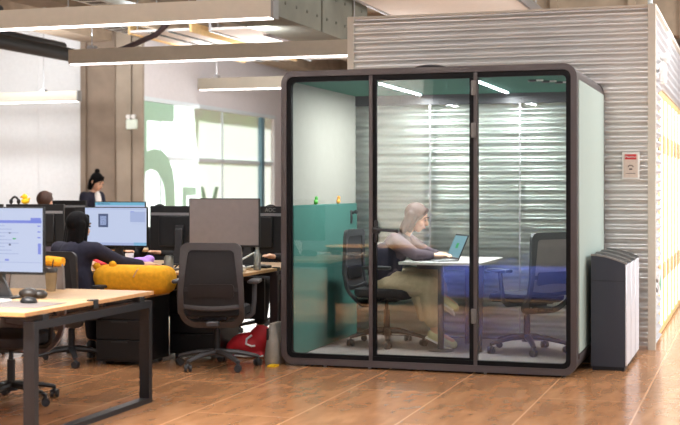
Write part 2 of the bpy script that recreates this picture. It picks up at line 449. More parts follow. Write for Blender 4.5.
def tray(x, y0, y1, z, w, lab):
    t = thing('cable_tray', lab, 'cable tray', (x, y0, z), 0, None)
    o_ = (x, y0, z); b = B(o_)
    b.box((x, y0, z), (x + w, y1, z + .008)); b.box((x, y0, z), (x + .008, y1, z + .07)); b.box((x + w - .008, y0, z), (x + w, y1, z + .07))
    b.done('channel', M['winframe'], t)
    n = int((y1 - y0) / .22); proto = B().box((-w * .32, -.06, -.002), (w * .32, .06, .001)).done('slot', M['charcoal'], t)
    proto.location = (w / 2, .11, 0)
    for i in range(1, n):
        c = proto.copy(); COL.objects.link(c); c.parent = t; c.location = (w / 2, .11 + .22 * i, 0)
    for y in (y0 + .3, y1 - .3): B(o_).cyl((x + w / 2, y, z), (x + w / 2, y, 4.3), .008, n=6).done('hanger_rod', M['silver'], t)
tray(-7.85, 13.2, 18.0, 3.42, .3, 'perforated cable tray left of the ribbed ceiling panel')
tray(-6.5, 9.4, 13.4, 3.28, .28, 'perforated cable tray above the nearest left pendant lamp')
tray(-3.86, 13.6, 16.9, 3.62, .16, 'slim white cable tray over the corrugated wall')
def pipe(name, pts, r, m, lab, cat):
    return tag(B().tube(pts, r, 12).done(name, m), lab, cat)
tag(B().tube([(-8.42, 11, 3.12), (-8.42, 14.9, 3.12)], .09, 12).done('ceiling_duct', M['black']), 'thick black ceiling duct at upper left, lower one', 'duct')
tag(B().tube([(-8.75, 10.5, 3.28), (-8.75, 15.2, 3.28)], .06, 12).done('ceiling_duct', M['charcoal']), 'dark grey ceiling pipe running beside the thick black duct', 'duct')
tag(B().tube([(-7.95, 10.2, 3.35), (-7.95, 12.4, 3.35)], .08, 12).done('ceiling_duct', M['black']), 'short black duct end above the second pendant lamp', 'duct')
tag(B().tube([(-8.2, 15.1, 3.12), (-7.6, 14.7, 3.16), (-6.95, 14.3, 3.27), (-6.7, 14.25, 3.45)], .035, 10).done('ceiling_conduit', M['maroon']), 'dark brown conduit rising diagonally above the long pendant lamp', 'conduit')
tag(B().tube([(-10.2, 21, 3.2), (-5.2, 21, 3.2)], .09, 10).done('ceiling_duct', M['charcoal']), 'dark duct behind the long pendant lamp near the window', 'duct')
tag(B().tube([(-.86, 11.5, 3.0), (-.9, 11.7, 3.6), (-1.0, 12, 4.3)], .02, 8).done('power_cable', M['winframe']), 'pale cable rising from the corrugated wall corner', 'cable')
b = B(); b.box((-.5, 13.4, 3.3), (.6, 13.5, 3.42)); b.box((-.48, 13.4, 3.3), (-.38, 13.5, 4.3)); b.cyl((-.42, 13.45, 3.36), (.3, 13.45, 4.25), .03)
tag(b.done('steel_bracket', M['maroon']), 'dark steel ceiling bracket above the side wall', 'bracket')

# ------------------------------------------------------------------ pendant lamps
def lamp(x0, x1, y, zb, lab, wl=True):
    t = thing('pendant_lamp', lab, 'lamp', (x0, y, zb), 0, 'linear pendant lamps over the desks')
    o_ = (x0, y, zb)
    B(o_).box((x0, y - .06, zb + .012), (x1, y + .06, zb + .165)).done('housing', M['lampbody'], t)
    B(o_).box((x0 + .02, y - .05, zb + .004), (x1 - .02, y + .05, zb + .013)).done('diffuser', M['diff'], t)
    B(o_).box((x1, y - .062, zb + .005), (x1 + .02, y + .062, zb + .17)).done('end_cap', M['lampend'], t)
    for x in (x0 + .25, x1 - .6):
        b = B(o_); b.cyl((x, y, zb + .16), (x, y, 4.3), .006, n=6); b.box((x - .04, y - .04, zb + .165), (x + .04, y + .04, zb + .20)); b.done('suspension_wire', M['silver'], t)
    L = bpy.data.lights.new('lamp_light', 'AREA'); L.shape = 'RECTANGLE'; L.size = x1 - x0; L.size_y = .1
    L.energy = wl * (x1 - x0); L.color = (.95, .975, 1)
    lo = bpy.data.objects.new('lamp_light', L); COL.objects.link(lo)
    lo.location = ((x1 - x0) / 2, 0, -.012); lo.parent = t
E_L = 16.
lamp(-8.6, -3.58, 9.45, 2.72, 'beige linear pendant lamp nearest the camera at top left', E_L)
lamp(-6.98, -3.2, 12.3, 2.715, 'long beige pendant lamp ending behind the corrugated wall', E_L)
lamp(-7.15, -3.9, 16.05, 2.715, 'small beige pendant lamp in front of the window wall', E_L)
lamp(-13.2, -9.72, 17.35, 2.70, 'beige pendant lamp by the white wall at left', E_L)
for i, (x0, x1, y) in enumerate(((-8.6, -3.6, 5.6), (-1.9, 3.4, 7.6), (-1.9, 3.4, 4.6))):
    pass

# ------------------------------------------------------------------ glass meeting pod
PX0, PX1, PY0, PY1, PZ0, PZ1 = -3.555, -1.24, 9.58, 11.38, .015, 2.32
PF = .06                                     # raised pod floor
pod = thing('meeting_pod', 'taupe framed glass meeting pod standing before the corrugated wall', 'meeting pod', ((PX0 + PX1) / 2, PY0, 0))
off = tuple(pod.location)
R = .10
b = B(off)
b.frame(rrect(PX0, PX1, PZ0, PZ1, R, PY0 - .03), rrect(PX0 + .045, PX1 - .045, PZ0 + .05, PZ1 - .045, R - .045, PY0 - .03), (0, .09, 0))
b.frame(rrect(PX0, PX1, PZ0, PZ1, R, PY1 - .07), rrect(PX0 + .045, PX1 - .045, PZ0 + .05, PZ1 - .045, R - .045, PY1 - .07), (0, .07, 0))
b.frame(rrect(PX0 + .004, PX1 - .004, PZ0 + .004, PZ1 - .004, R - .004, PY0 + .06), rrect(PX0 + .04, PX1 - .04, PZ0 + .035, PZ1 - .035, R - .04, PY0 + .06), (0, PY1 - PY0 - .13, 0))
b.done('shell_frame', M['pod'], pod, ang=50)
b = B(off)
b.frame(rrect(PX0 + .045, PX1 - .045, PZ0 + .05, PZ1 - .045, R - .045, PY0 - .02), rrect(PX0 + .08, PX1 - .08, PZ0 + .085, PZ1 - .085, .035, PY0 - .02), (0, .05, 0))
b.done('gasket', M['podseal'], pod)
for sx, x in ((-1, PX0), (1, PX1)):
    b = B(off)
    b.box((x - .006, PY0 + .075, .17), (x + .006, PY1 - .09, PZ1 - .115), .004)
    b.done('side_panel', M['podside'], pod)
    b = B(off); b.box((x - .008, PY0 + .06, .13), (x + .008, PY1 - .0, .165)); b.done('side_rail', M['pod'], pod)
# interior
B(off).box((PX0 + .04, PY0 + .03, PZ0 + .03), (PX1 - .04, PY1 - .06, PF)).done('pod_floor', M['carpet'], pod)
B(off).box((PX0 + .04, PY0 + .03, PZ1 - .08), (PX1 - .04, PY1 - .06, PZ1 - .04)).done('pod_ceiling', M['tealdark'], pod)
b = B(off); b.box((PX0 + .04, PY0 + .03, 1.20), (PX0 + .07, PY1 - .06, PZ1 - .08)); b.done('wall_lining', M['cream'], pod)
b = B(off); b.box((PX0 + .04, PY0 + .03, PF), (PX0 + .085, PY1 - .06, 1.262), .006); b.done('felt_panel', M['teal'], pod)
b = B(off); b.box((PX1 - .07, PY0 + .03, PF), (PX1 - .04, PY1 - .06, PZ1 - .08)); b.done('wall_lining', M['cream'], pod)
# socket and hook on the teal panel
xw = PX0 + .085
b = B(off); b.box((xw, 11.06, .94), (xw + .012, 11.20, 1.03), .004); b.done('power_socket', M['charcoal'], pod)
b = B(off); b.box((xw, 11.11, 1.08), (xw + .012, 11.15, 1.20), .004); b.cyl((xw, 11.13, 1.17), (xw + .05, 11.13, 1.185), .012); b.sph((xw + .05, 11.13, 1.185), .018); b.done('coat_hook', M['black'], pod)
# back glazing
b = B(off); 
for x0, x1 in ((PX0 + .06, -2.79), (-2.78, -1.975), (-1.965, PX1 - .06)):
    b = B(off); b.box((x0, PY1 - .05, PF), (x1, PY1 - .04, PZ1 - .08)); b.done('back_glass', M['glass_back'], pod)
for x in (-2.785, -1.97):
    b = B(off); b.box((x - .006, PY1 - .053, PF), (x + .006, PY1 - .037, PZ1 - .08)); b.done('glazing_joint', M['silver'], pod)
b = B(off); b.box((PX0 + .05, PY1 - .065, PZ1 - .17), (PX1 - .05, PY1 - .03, PZ1 - .075)); b.done('back_header', M['charcoal'], pod)
# front: mullion, fixed panes, door
ZG0, ZG1 = PZ0 + .085, PZ1 - .085
GY = PY0 - .002
b = B(off); b.box((PX0 + .08, GY, ZG0), (-2.832, GY + .01, ZG1)); b.done('front_glass', M['glass_front'], pod)
b = B(off); b.box((-1.985, GY, ZG0), (PX1 - .08, GY + .01, ZG1)); b.done('front_glass', M['glass_front'], pod)
b = B(off); b.box((-2.834, PY0 - .024, PZ0 + .05), (-2.806, PY0 + .035, PZ1 - .05)); b.done('mullion', M['pod'], pod)
b = B(off); b.box((-2.012, PY0 - .024, PZ0 + .05), (-1.984, PY0 + .035, PZ1 - .05)); b.done('mullion', M['pod'], pod)
dr = B(off); dr.box((-2.80, GY, ZG0), (-2.02, GY + .01, ZG1)); 
door_o = dr.done('pod_door', M['glass_front'], pod)
b = B(off)
b.box((-2.806, GY - .012, ZG0 - .02), (-2.778, GY + .022, ZG1 + .02)); b.box((-2.046, GY - .012, ZG0 - .02), (-2.012, GY + .022, ZG1 + .02))
b.box((-2.778, GY - .012, ZG0 - .02), (-2.046, GY + .022, ZG0 + .015)); b.box((-2.778, GY - .012, ZG1 - .005), (-2.046, GY + .022, ZG1 + .02))
b.done('door_frame', M['podseal'], door_o)
for z in (2.10, 1.78, .38):
    b = B(off); b.box((-2.03, PY0 - .036, z), (-1.995, PY0 - .02, z + .11), .004); b.cyl((-2.012, PY0 - .036, z), (-2.012, PY0 - .036, z + .11), .009); b.done('hinge', M['lampend'], door_o)
b = B(off); b.cyl((-2.775, PY0 - .045, 1.075), (-2.775, PY0 + .0, 1.075), .032); b.box((-2.79, PY0 - .03, .98), (-2.76, PY0 - .012, 1.15), .006); b.done('lock_plate', M['black'], door_o)
b = B(off); b.tube([(-2.79, PY0 - .05, 1.085), (-2.74, PY0 - .055, 1.078), (-2.60, PY0 - .055, 1.07)], .011); b.sph((-2.60, PY0 - .055, 1.07), .014, 10); b.done('lever_handle', M['charcoal'], door_o)
b = B(off)
for x in (-2.85, -2.06): 
    b = B(off); b.box((x - .010, 9.92, PZ1 - .092), (x + .010, 11.22, PZ1 - .078)); b.done('led_strip', M['led'], pod)
    L = bpy.data.lights.new('pod_light', 'AREA'); L.shape = 'RECTANGLE'; L.size = .05; L.size_y = 1.25; L.energy = 46; L.color = (.96, .97, 1.)
    lo = bpy.data.objects.new('pod_light', L); COL.objects.link(lo); lo.location = (x - off[0], 10.57 - off[1], PZ1 - .106); lo.parent = pod
for i in range(3):
    b = B(off); c = (-1.64 + .085 * i, 10.0 + .12 * i, PZ1 - .08); b.lathe([(0, 0), (.035, 0), (.035, -.012), (.018, -.016), (0, -.016)], c, 16); b.done('air_nozzle', M['black'], pod)
    b = B(off); b.box((c[0] + .035, c[1] - .03, c[2] - .012), (c[0] + .085, c[1] - .005, c[2])); b.done('ceiling_clip', M['white'], pod)
b = B(off); b.lathe([(.0, 0), (.13, 0), (.12, .018), (.06, .032), (0, .034)], (-2.38, 9.72, PZ1 - .001), 24); b.done('roof_fan_cap', M['black'], pod)
for x in (PX0 + .35, -2.84, -1.93, PX1 - .1):
    b = B(off); b.cyl((x, PY0 + .02, 0), (x, PY0 + .02, PZ0 + .01), .012); b.done('levelling_foot', M['silver'] if x != PX1 - .1 else M['black'], pod)
for x in (PX0 + .12, PX1 - .12):
    b = B(off); b.cyl((x, PY1 - .12, 0), (x, PY1 - .12, PZ0 + .01), .03); b.done('levelling_foot', M['black'], pod)
b = B(off); b.box((PX0 + .15, PY0 + .12, .0), (PX1 - .12, PY1 - .1, PZ0 + .01)); b.done('plinth', M['black'], pod)
# toys on the teal ledge
for y, m, lab in ((10.17, M['ui_green'], 'green'), (10.78, M['orange'], 'orange')):
    mm = mat('toy_' + lab, '#4cae3c' if lab == 'green' else '#e0a040', .5)
    o_ = (PX0 + .077, y, 1.262); b = B(o_)
    b.sph((o_[0], y, 1.262 + .022), (.02, .03, .022), 12); b.sph((o_[0], y + .014, 1.262 + .052), .017, 12); b.cyl((o_[0], y + .025, 1.312), (o_[0], y + .04, 1.312), .006, .003, 8)
    t = b.done('toy_duck', mm); t.location = o_; tag(t, 'tiny %s toy duck on the ledge of the teal pod panel' % lab, 'toy')

# ------------------------------------------------------------------ task chair
def chair(lab, loc, rz, fr, me, st, group=None, zf=0., cat='chair', low=False, arms=True, bf=None):
    t = thing('task_chair', lab, cat, (loc[0], loc[1], zf), rz, group)
    base = B(); base.cyl((0, 0, .085), (0, 0, .15), .045, .035, 16)
    ang0 = .35
    for k in range(5):
        a = ang0 + 2 * PI * k / 5; ca, sa = math.cos(a), math.sin(a)
        pts = [(.02 * ca, .02 * sa, .125), (.16 * ca, .16 * sa, .115), (.30 * ca, .30 * sa, .085), (.325 * ca, .325 * sa, .075)]
        base.tube(pts, [.034, .028, .022, .020], 8, sy=.75)
    bo = base.done('base', fr, t)
    for k in range(5):
        a = ang0 + 2 * PI * k / 5; x, y = .325 * math.cos(a), .325 * math.sin(a); q = a + .9
        dx, dy = math.cos(q), math.sin(q); b = B()
        for s in (-1, 1):
            b.cyl((x - dy * .008 * s, y + dx * .008 * s, .029), (x - dy * .027 * s, y + dx * .027 * s, .029), .029, .027, 16)
        b.cyl((x, y, .03), (x, y, .085), .010); b.sph((x, y, .045), (.02, .02, .022), 10)
        b.done('caster', M['charcoal'], t)
    b = B(); b.cyl((0, 0, .13), (0, 0, .30), .027); b.cyl((0, 0, .28), (0, 0, .40), .016); b.done('gas_column', M['black'], t)
    b = B(); b.box((-.10, -.14, .375), (.10, .12, .425), .012); b.cyl((.09, .03, .40), (.24, .05, .395), .007, n=8); b.sph((.25, .05, .395), (.022, .014, .010), 10); b.done('tilt_mechanism', M['black'], t)
    b = B()
    seat = []
    for z, k in ((.415, .90), (.43, .98), (.46, 1.), (.487, .97), (.497, .86)):
        ring = rrect(-.245 * k, .245 * k, -.235 * k, .245 * k, .09 * k, 0, 6)
        seat.append([(x, zz, z - (.018 * max(0, zz - .12) / .13)) for x, _, zz in ring])
    b.grid(seat); b.done('seat', st, t)
    # back: curved frame with mesh
    def yb(z): return -.255 - .075 * (z - .45) - .035 * math.sin(max(0, min(1, (z - .40) / .55)) * PI) + (.10 * max(0, (.47 - z) / .15))
    def outline(ins, zt, zb, w_t, w_m, rb):
        pts = []
        N = 8
        def corner(cx, cz, r, a0):
            return [(cx + r * math.cos(math.radians(a0 + 90 * k / N)), cz + r * math.sin(math.radians(a0 + 90 * k / N))) for k in range(N + 1)]
        pts += corner(w_t - .06, zt - .06, .06 - ins * .6, 0)
        pts += corner(-w_t + .06, zt - .06, .06 - ins * .6, 90)
        pts += [(-w_m, .62), (-w_m, .50)]
        pts += corner(-w_m + rb, zb + rb, rb, 180)
        pts += corner(w_m - rb, zb + rb, rb, 270)
        pts += [(w_m, .50), (w_m, .62)]
        return pts
    out = outline(0, .985, .325, .235, .25, .12)
    inn = outline(.035, .95, .375, .200, .212, .09)
    b = B(); n = len(out)
    rings = []
    L = [[b.bm.verts.new((x, yb(z) + dy, z)) for x, z in o] for o, dy in ((out, -.014), (inn, -.014), (inn, .014), (out, .014))]
    for p, q in ((0, 1), (1, 2), (2, 3), (3, 0)):
        for i in range(n):
            j = (i + 1) % n; b.bm.faces.new((L[p][i], L[p][j], L[q][j], L[q][i]))
    b.tube([(x, yb(.485) - .002, .485 + .02 * (abs(x) / .22) ** 2) for x in [-.22 + .44 * k / 10 for k in range(11)]], .022, 8, sx=.6)
    b.box((-.05, -.26, .34), (.05, -.10, .385), .01)
    b.done('backrest_frame', bf or fr, t)
    b = B()
    zs = [.49 + .47 * k / 12 for k in range(13)]
    rings = []
    for z in zs:
        w = .205 + .012 * (1 - (z - .49) / .47)
        if z > .93: w -= .02
        rings.append([(x, yb(z) + d, z) for x, d in [(-w + 2 * w * k / 8, .004) for k in range(9)] + [(w - 2 * w * k / 8, -.004) for k in range(9)]])
    b.grid(rings); b.done('backrest_mesh', me, t)
    b = B()
    rings = []
    for z in (.575, .59, .625, .66, .672):
        w = .175 if .58 < z < .67 else .16
        rings.append([(x, yb(z) + d, z + .012 * (x / .17) ** 2 * (-1 if z < .6 else 0)) for x, d in [(-w + 2 * w * k / 8, .016) for k in range(9)] + [(w - 2 * w * k / 8, -.012) for k in range(9)]])
    b.grid(rings); b.box((-.215, yb(.64) - .008, .615), (-.17, yb(.64) + .008, .645)); b.box((.17, yb(.64) - .008, .615), (.215, yb(.64) + .008, .645))
    b.done('lumbar_support', M['black'], t)
    if arms:
        for s in (-1, 1):
            b = B(); b.tube([(s * .14, -.03, .40), (s * .25, -.03, .40), (s * .285, -.03, .43), (s * .295, -.02, .52), (s * .295, .0, .66)], [.02, .02, .02, .019, .018], 10, sx=.8)
            ar = b.done('armrest', fr, t)
            b = B(); b.box((s * .295 - .045, -.11, .66), (s * .295 + .045, .13, .69), .014, seg=2); b.done('arm_pad', fr, ar)
    return t
OFF = 'office task chairs at the desk benches'
chair('empty dark grey mesh task chair turned with its back to the camera', (-3.99, 9.29), .25, M['chairgrey'], M['mesh'], M['seatfab'])
c1 = chair('pale grey backed task chair at foreground desk with orange cloth on top', (-4.63, 7.38), PI + .02, M['black'], M['greyfab'], M['seatfab'], bf=M['offscreen'])
c2 = chair('dark task chair under the person in navy seen from behind', (-5.2, 9.17), -.05, M['charcoal'], M['mesh'], M['seatfab'])
chair('dark task chair left of the navy dressed seated person, mostly hidden by foreground desk', (-6.15, 9.42), .1, M['charcoal'], M['mesh'], M['seatfab'])
chair('dark task chair of the person hidden behind the monitor back nearest the pod', (-4.42, 11.66), PI, M['charcoal'], M['mesh'], M['seatfab'])
chair('black task chair inside pod carrying the seated woman', (-2.99, 10.62), -PI / 2 - .05, M['charcoal'], M['mesh'], M['seatfab'], zf=PF)
chair('empty grey backed task chair inside pod, right of the table', (-1.77, 10.52), .92, M['charcoal'], M['offscreen'], M['seatfab'], zf=PF)
c1.scale = (.96, .96, .93); c2.scale = (.96, .96, .92)
b = B((0, 0, 0))
b.tube([(-4.85 + .43 * k / 8, 7.68 - .012 * math.cos(k),   .905 + .006 * math.sin(k * 1.3)) for k in range(9)], .034, 10, sx=1.5)
tag(b.done('orange_cloth', M['orange']), 'orange knitted cloth draped on top of the pale grey chair back', 'cloth')

# ------------------------------------------------------------------ desk benches
def bench(lab, x1, y0, y1, n, stations=2, w=1.6, leg=M['blackmetal'], foot_in=.05, block_glare=True):
    t = thing('desk_bench', lab, 'desk', (x1, y0, 0)); o_ = (x1, y0, 0)
    x0 = x1 - stations * w; ym = (y0 + y1) / 2
    for a, c in ((y0, ym - .012), (ym + .012, y1)):
        for s in range(stations):
            xa, xb = x1 - (s + 1) * w + .002, x1 - s * w
            b = B(o_); b.box((xa, a, .698), (xb, c, .72)); d = b.done('desktop', M['wood'], t)
            b = B(o_); b.box((xb, a, .698), (xb + .003, c, .7198)) if s == 0 else None; b.box((xa, a - .003 if a == y0 else c, .698), (xb, a if a == y0 else c + .003, .7198)); b.done('edge_band', M['woodedge'], d)
    for k in range(stations + 1):
        x = x1 - .005 if k == 0 else x1 - k * w + (.06 if k == stations else 0)
        lf = B(o_)
        ya, yb_ = y0 + foot_in, y1 - foot_in - .03
        lf.box((x - .035, ya, .03), (x + .035, ya + .045, .62)); lf.box((x - .035, yb_ - .045, .03), (x + .035, yb_, .62))
        lf.box((x - .035, ya, 0.0), (x + .035, yb_, .03)); lf.box((x - .035, ya, .62), (x + .035, yb_, .665))
        lf.box((x - .03, ya + .1, .665), (x + .03, ya + .16, .698)); lf.box((x - .03, yb_ - .16, .665), (x + .03, yb_ - .1, .698))
        lf.done('loop_leg', leg, t)
    b = B(o_)
    for y in (ym - .3, ym + .3): b.box((x0 + .1, y - .02, .63), (x1 - .1, y + .02, .665))
    b.done('cross_beam', leg, t)
    if block_glare: B(o_).box((x0 + .15, ym - .01, .28), (x1 - .12, ym + .01, .63)).done('glare_panel', M['black'], t)  # black sheet added to block floor glare under the desks
    b = B(o_); b.box((x1 - .04, ym - .03, .675), (x1 + .006, ym + .03, .728)); b.done('joint_clip', M['black'], t)
    return t
bench('light wood desk bench with black loop legs in the left foreground', -3.78, 6.16, 7.74, 2, block_glare=False)
bench('light wood desk bench behind the empty grey task chair', -3.85, 9.48, 11.06, 2, leg=M['maroon'], foot_in=.70)
bench('third desk bench far back below the standing person', -4.6, 12.9, 14.5, 3, leg=M['blackmetal'])

# ------------------------------------------------------------------ monitors
def monitor(lab, cx, y, z0, z1, w, facing, front, ui=None, stand_z=.72, ad=.0, group=None):
    """facing -1: screen looks towards -Y, +1: towards +Y"""
    t = thing('monitor', lab, 'monitor', (cx, y + (.05 if facing < 0 else -.05), stand_z), 0, group); o_ = tuple(t.location)
    f = facing; b = B(o_)
    b.box((cx - w / 2, y - .012, z0), (cx + w / 2, y + .012, z1), .003)
    b.box((cx - w * .35, min(y, y - f * .03), z0 + .04), (cx + w * .35, max(y, y - f * .03), z1 - .09), .006)
    hs = b.done('monitor_housing', M['black'], t)
    ys = y + f * .0135
    b = B(o_); b.box((cx - w / 2 + .008, min(ys, ys - f * .002), z0 + .016), (cx + w / 2 - .008, max(ys, ys - f * .002), z1 - .008)); b.done('screen', front, t)
    if ui:
        b = B(o_); mats = []
        for (u0, u1, v0, v1, m) in ui:
            if m not in mats: mats.append(m)
            b.mi = mats.index(m)
            xa = cx - w / 2 + .008 + u0 * (w - .016); xb = cx - w / 2 + .008 + u1 * (w - .016)
            za = z1 - .008 - v0 * (z1 - z0 - .024); zb = z1 - .008 - v1 * (z1 - z0 - .024)
            b.box((xa, min(ys, ys + f * .0012), min(za, zb)), (xb, max(ys, ys + f * .0012), max(za, zb)))
        b.done('screen_content', mats, t)
    yp = y - f * .055
    b = B(o_)
    b.box((cx - .035, yp - .02, stand_z + .01), (cx + .035, yp + .02, (z0 + z1) / 2), .006); b.box((cx - .04, min(yp, y), (z0 + z1) / 2 - .06), (cx + .04, max(yp, y), (z0 + z1) / 2 + .03))
    b.prism([(cx - .03, yp - .022, stand_z + .14), (cx + .03, yp - .022, stand_z + .14), (cx + .10, yp - .022, stand_z + .01), (cx - .10, yp - .022, stand_z + .01)], (0, .02, 0))
    b.done('stand', M['charcoal'], t)
    b = B(o_); b.box((cx - .13, yp - .09, stand_z), (cx + .13, yp + .09, stand_z + .012), .005); b.done('stand_base', M['charcoal'], t)
    if f > 0:
        b = B(o_); b.box((cx - w / 2 + .01, y - .016, z1 - .085), (cx + w / 2 - .01, y - .0125, z1 - .06)); b.done('back_strip', M['silver'], t)
    return t
UB, UL, UD, UT, UG = M['ui_blue'], M['ui_lite'], M['ui_dark'], M['ui_teal'], M['ui_green']
rows = []
for k in range(9): rows.append((.50 + .02 * (k % 3), .62 + .07 * (k % 3), .27 + .055 * k, .283 + .055 * k, UL))
ui1 = [(0, .99, .19, .235, UB), (.88, .985, .15, .235, UB), (.955, .985, .55, .72, UB), (.62, .66, .80, .83, UB), (.0, .52, .93, .955, UL), (.40, .52, .94, .99, UB),
       (.0, .99, .845, .855, UL), (.70, .73, .47, .49, UG), (.66, .68, .56, .59, UD), (.66, .68, .38, .40, UD), (.95, .98, .27, .29, UB), (.95, .98, .36, .38, UB), (.95, .98, .45, .47, UB)] + rows
monitor('lit monitor with pale blue page on the left foreground desk', -4.445, 6.9, .873, 1.285, .70, -1, M['screen'], ui1)
ui2 = [(.22, .38, .16, .52, UD), (.25, .35, .22, .46, UL), (.74, .98, .10, .38, UL), (.74, .80, .09, .12, UB), (.76, .98, .42, .425, UL), (.0, 1, .93, 1., UL), (.80, 1, .92, 1., UT), (.02, .97, .02, .04, UL)]
monitor('lit monitor showing a document before the person in navy', -5.30, 10.12, .885, 1.235, .61, -1, M['screen'], ui2)
monitor('switched off dusty grey monitor behind the empty grey chair', -4.165, 9.85, .915, 1.315, .63, -1, M['offscreen'])
monitor('black monitor back between lit document monitor and dusty grey monitor', -4.86, 10.52, .84, 1.24, .61, 1, M['black'])
mb = monitor('black monitor back with maker lettering beside the pod frame', -4.20, 10.52, .84, 1.24, .61, 1, M['black'])
text('AOC', 'maker_lettering', .045, M['lampend'], mb, (.21, -.0275 + .05 - .04 + .002, .475), (PI / 2, 0, 0))
monitor('black monitor back behind the navy dressed person, right one', -5.62, 10.52, .84, 1.225, .61, 1, M['black'])
monitor('black monitor back at far left behind the yellow toy duck', -6.345, 10.52, .86, 1.25, .61, 1, M['black'])
monitor('black monitor back at the left picture edge behind the foreground monitor', -6.99, 10.52, .86, 1.25, .61, 1, M['black'])
ui3 = [(0, 1, 0, .10, UT), (.05, .3, .03, .07, UD), (.0, 1, .12, .14, UL)]
monitor('lit monitor with turquoise bar in front of the standing woman', -6.86, 13.2, .87, 1.245, .64, -1, M['screen'], ui3)
monitor('dark monitor back far left in front of the white wall', -8.0, 13.9, .87, 1.25, .64, 1, M['black'])

# ------------------------------------------------------------------ desk things
o_ = (-4.405, 7.50, .72); b = B(o_)
b.lathe([(0, 0), (.029, 0), (.031, .01), (.038, .09), (.041, .125), (0, .126)], o_, 24); t = thing('tumbler', 'smoky brown tumbler with dark lid on the foreground desk', 'cup', o_)
b.done('cup_body', M['tumbler'], t)
B(o_).lathe([(0, .126), (.0425, .126), (.0425, .15), (.038, .158), (0, .16)], o_, 24).done('cup_lid', M['lid'], t)
B(o_).cyl((o_[0] + .008, o_[1], .872), (o_[0] + .018, o_[1], .93), .004, n=8).done('straw', M['lid'], t)
tag(B().box((-4.52, 6.40, .72), (-3.86, 6.76, .724), .002).done('desk_mat', M['offscreen']), 'thin grey desk mat on the foreground desk', 'desk mat')
o_ = (-4.06, 6.66, .724); b = B(o_)
rings = []
for z, k in ((0, .92), (.012, 1.), (.024, .86), (.033, .6), (.037, .25)):
    rings.append([(o_[0] + .055 * k * math.cos(a), o_[1] + .034 * k * math.sin(a) , o_[2] + z) for a in [2 * PI * i / 20 for i in range(20)]])
b.grid(rings); t = b.done('computer_mouse', M['black']); t.location = o_; tag(t, 'black computer mouse on the grey desk mat', 'mouse')
o_ = (-4.30, 6.62, .724); b = B(o_); b.box((-4.44, 6.52, .724), (-4.21, 6.72, .738), .003)
t = thing('notebook', 'open notebook with coloured marks at the left edge of foreground desk', 'notebook', o_)
b.done('pages', M['white'], t)
B(o_).box((-4.27, 6.6, .738), (-4.245, 6.63, .739)).done('green_mark', M['ui_green'], t)
o_ = (-4.28, 6.93, .72); b = B(o_)
b.sph((-4.25, 6.98, .75), (.07, .05, .035), 14); b.sph((-4.19, 7.0, .745), (.05, .04, .03), 12)
t = b.done('dark_pouch', M['lid']); t.location = o_; tag(t, 'crumpled dark pouch beside the foreground monitor stand', 'pouch')
# duck and headset standing on a monitor top
o_ = (-6.45, 10.52, 1.25)
t = thing('rubber_duck', 'yellow rubber duck on top of a black monitor at left', 'toy', o_)
b = B(o_); b.sph((o_[0], o_[1], 1.278), (.042, .03, .028), 14); b.sph((o_[0] - .005, o_[1], 1.32), .026, 14); b.cyl((o_[0] + .03, o_[1], 1.29), (o_[0] + .052, o_[1], 1.31), .015, .004, 8); b.done('duck_body', M['duck'], t)
B(o_).cyl((o_[0] - .025, o_[1] - .006, 1.318), (o_[0] - .048, o_[1] - .008, 1.315), .011, .004, 8).done('beak', M['orange'], t)
o_ = (-6.56, 10.52, 1.25); b = B(o_)
b.tube([(o_[0] + .04 * math.cos(a), o_[1], 1.262 + .055 * math.sin(a)) for a in [PI * k / 10 for k in range(11)]], .011, 8); b.sph((o_[0] - .04, o_[1], 1.275), (.016, .025, .026), 10); b.sph((o_[0] + .04, o_[1], 1.275), (.016, .025, .026), 10)
t = b.done('headset', M['black']); t.location = o_; tag(t, 'black headset lying on the monitor top beside the rubber duck', 'headset')
# bench 2 clutter
def lathe_thing(name, lab, cat, loc, prof, m, parts=()):
    t = thing(name, lab, cat, loc)
    B(loc).lathe(prof, loc, 18).done('body', m, t)
    for pn, p, mm in parts: B(loc).lathe(p, loc, 18).done(pn, mm, t)
    return t
Z2 = .72
lathe_thing('water_bottle', 'clear plastic bottle on the desk end beside the pod frame', 'bottle', (-3.93, 9.99, Z2), [(0, 0), (.03, 0), (.033, .02), (.029, .07), (.033, .12), (.018, .165), (.016, .185), (0, .186)], M['bottle'], (('cap', [(0, .186), (.018, .186), (.018, .212), (0, .213)], M['white']),))
b = B(); b.tube([(-4.12, 10.05, .732), (-4.10, 10.08, .80), (-4.02, 10.16, .855), (-3.98, 10.18, .84), (-3.99, 10.14, .75), (-4.05, 10.0, .732), (-4.12, 10.05, .732)], .009, 8)
tag(b.done('phone_cable', M['white']), 'white looped cable standing beside the clear bottle', 'cable')
tag(B().box((-4.12, 10.2, Z2), (-3.93, 10.33, Z2 + .02), .004).done('keyboard', M['black']), 'dark slim keyboard end behind white cable', 'keyboard')
b = B(); b.box((-4.12, 9.66, Z2), (-3.95, 9.79, Z2 + .05), .01); tag(b.done('tissue_box', M['white']), 'low white box right of the empty chair back', 'box')
b = B(); b.sph((-4.97, 9.92, Z2 + .045), (.11, .07, .048), 14); b.sph((-4.90, 9.95, Z2 + .075), (.05, .045, .035), 12); tag(b.done('purple_pouch', M['purple'], remesh=.01), 'lilac cloth pouch on the desk left of the empty chair', 'pouch')
lathe_thing('paper_cup', 'white paper cup below the lit document monitor', 'cup', (-5.20, 9.93, Z2), [(0, 0), (.03, 0), (.04, .10), (0, .1)], M['white'])
lathe_thing('paper_cup', 'tall white cup right of the lit document monitor stand', 'cup', (-5.10, 9.98, Z2), [(0, 0), (.032, 0), (.038, .12), (0, .12)], M['white'])
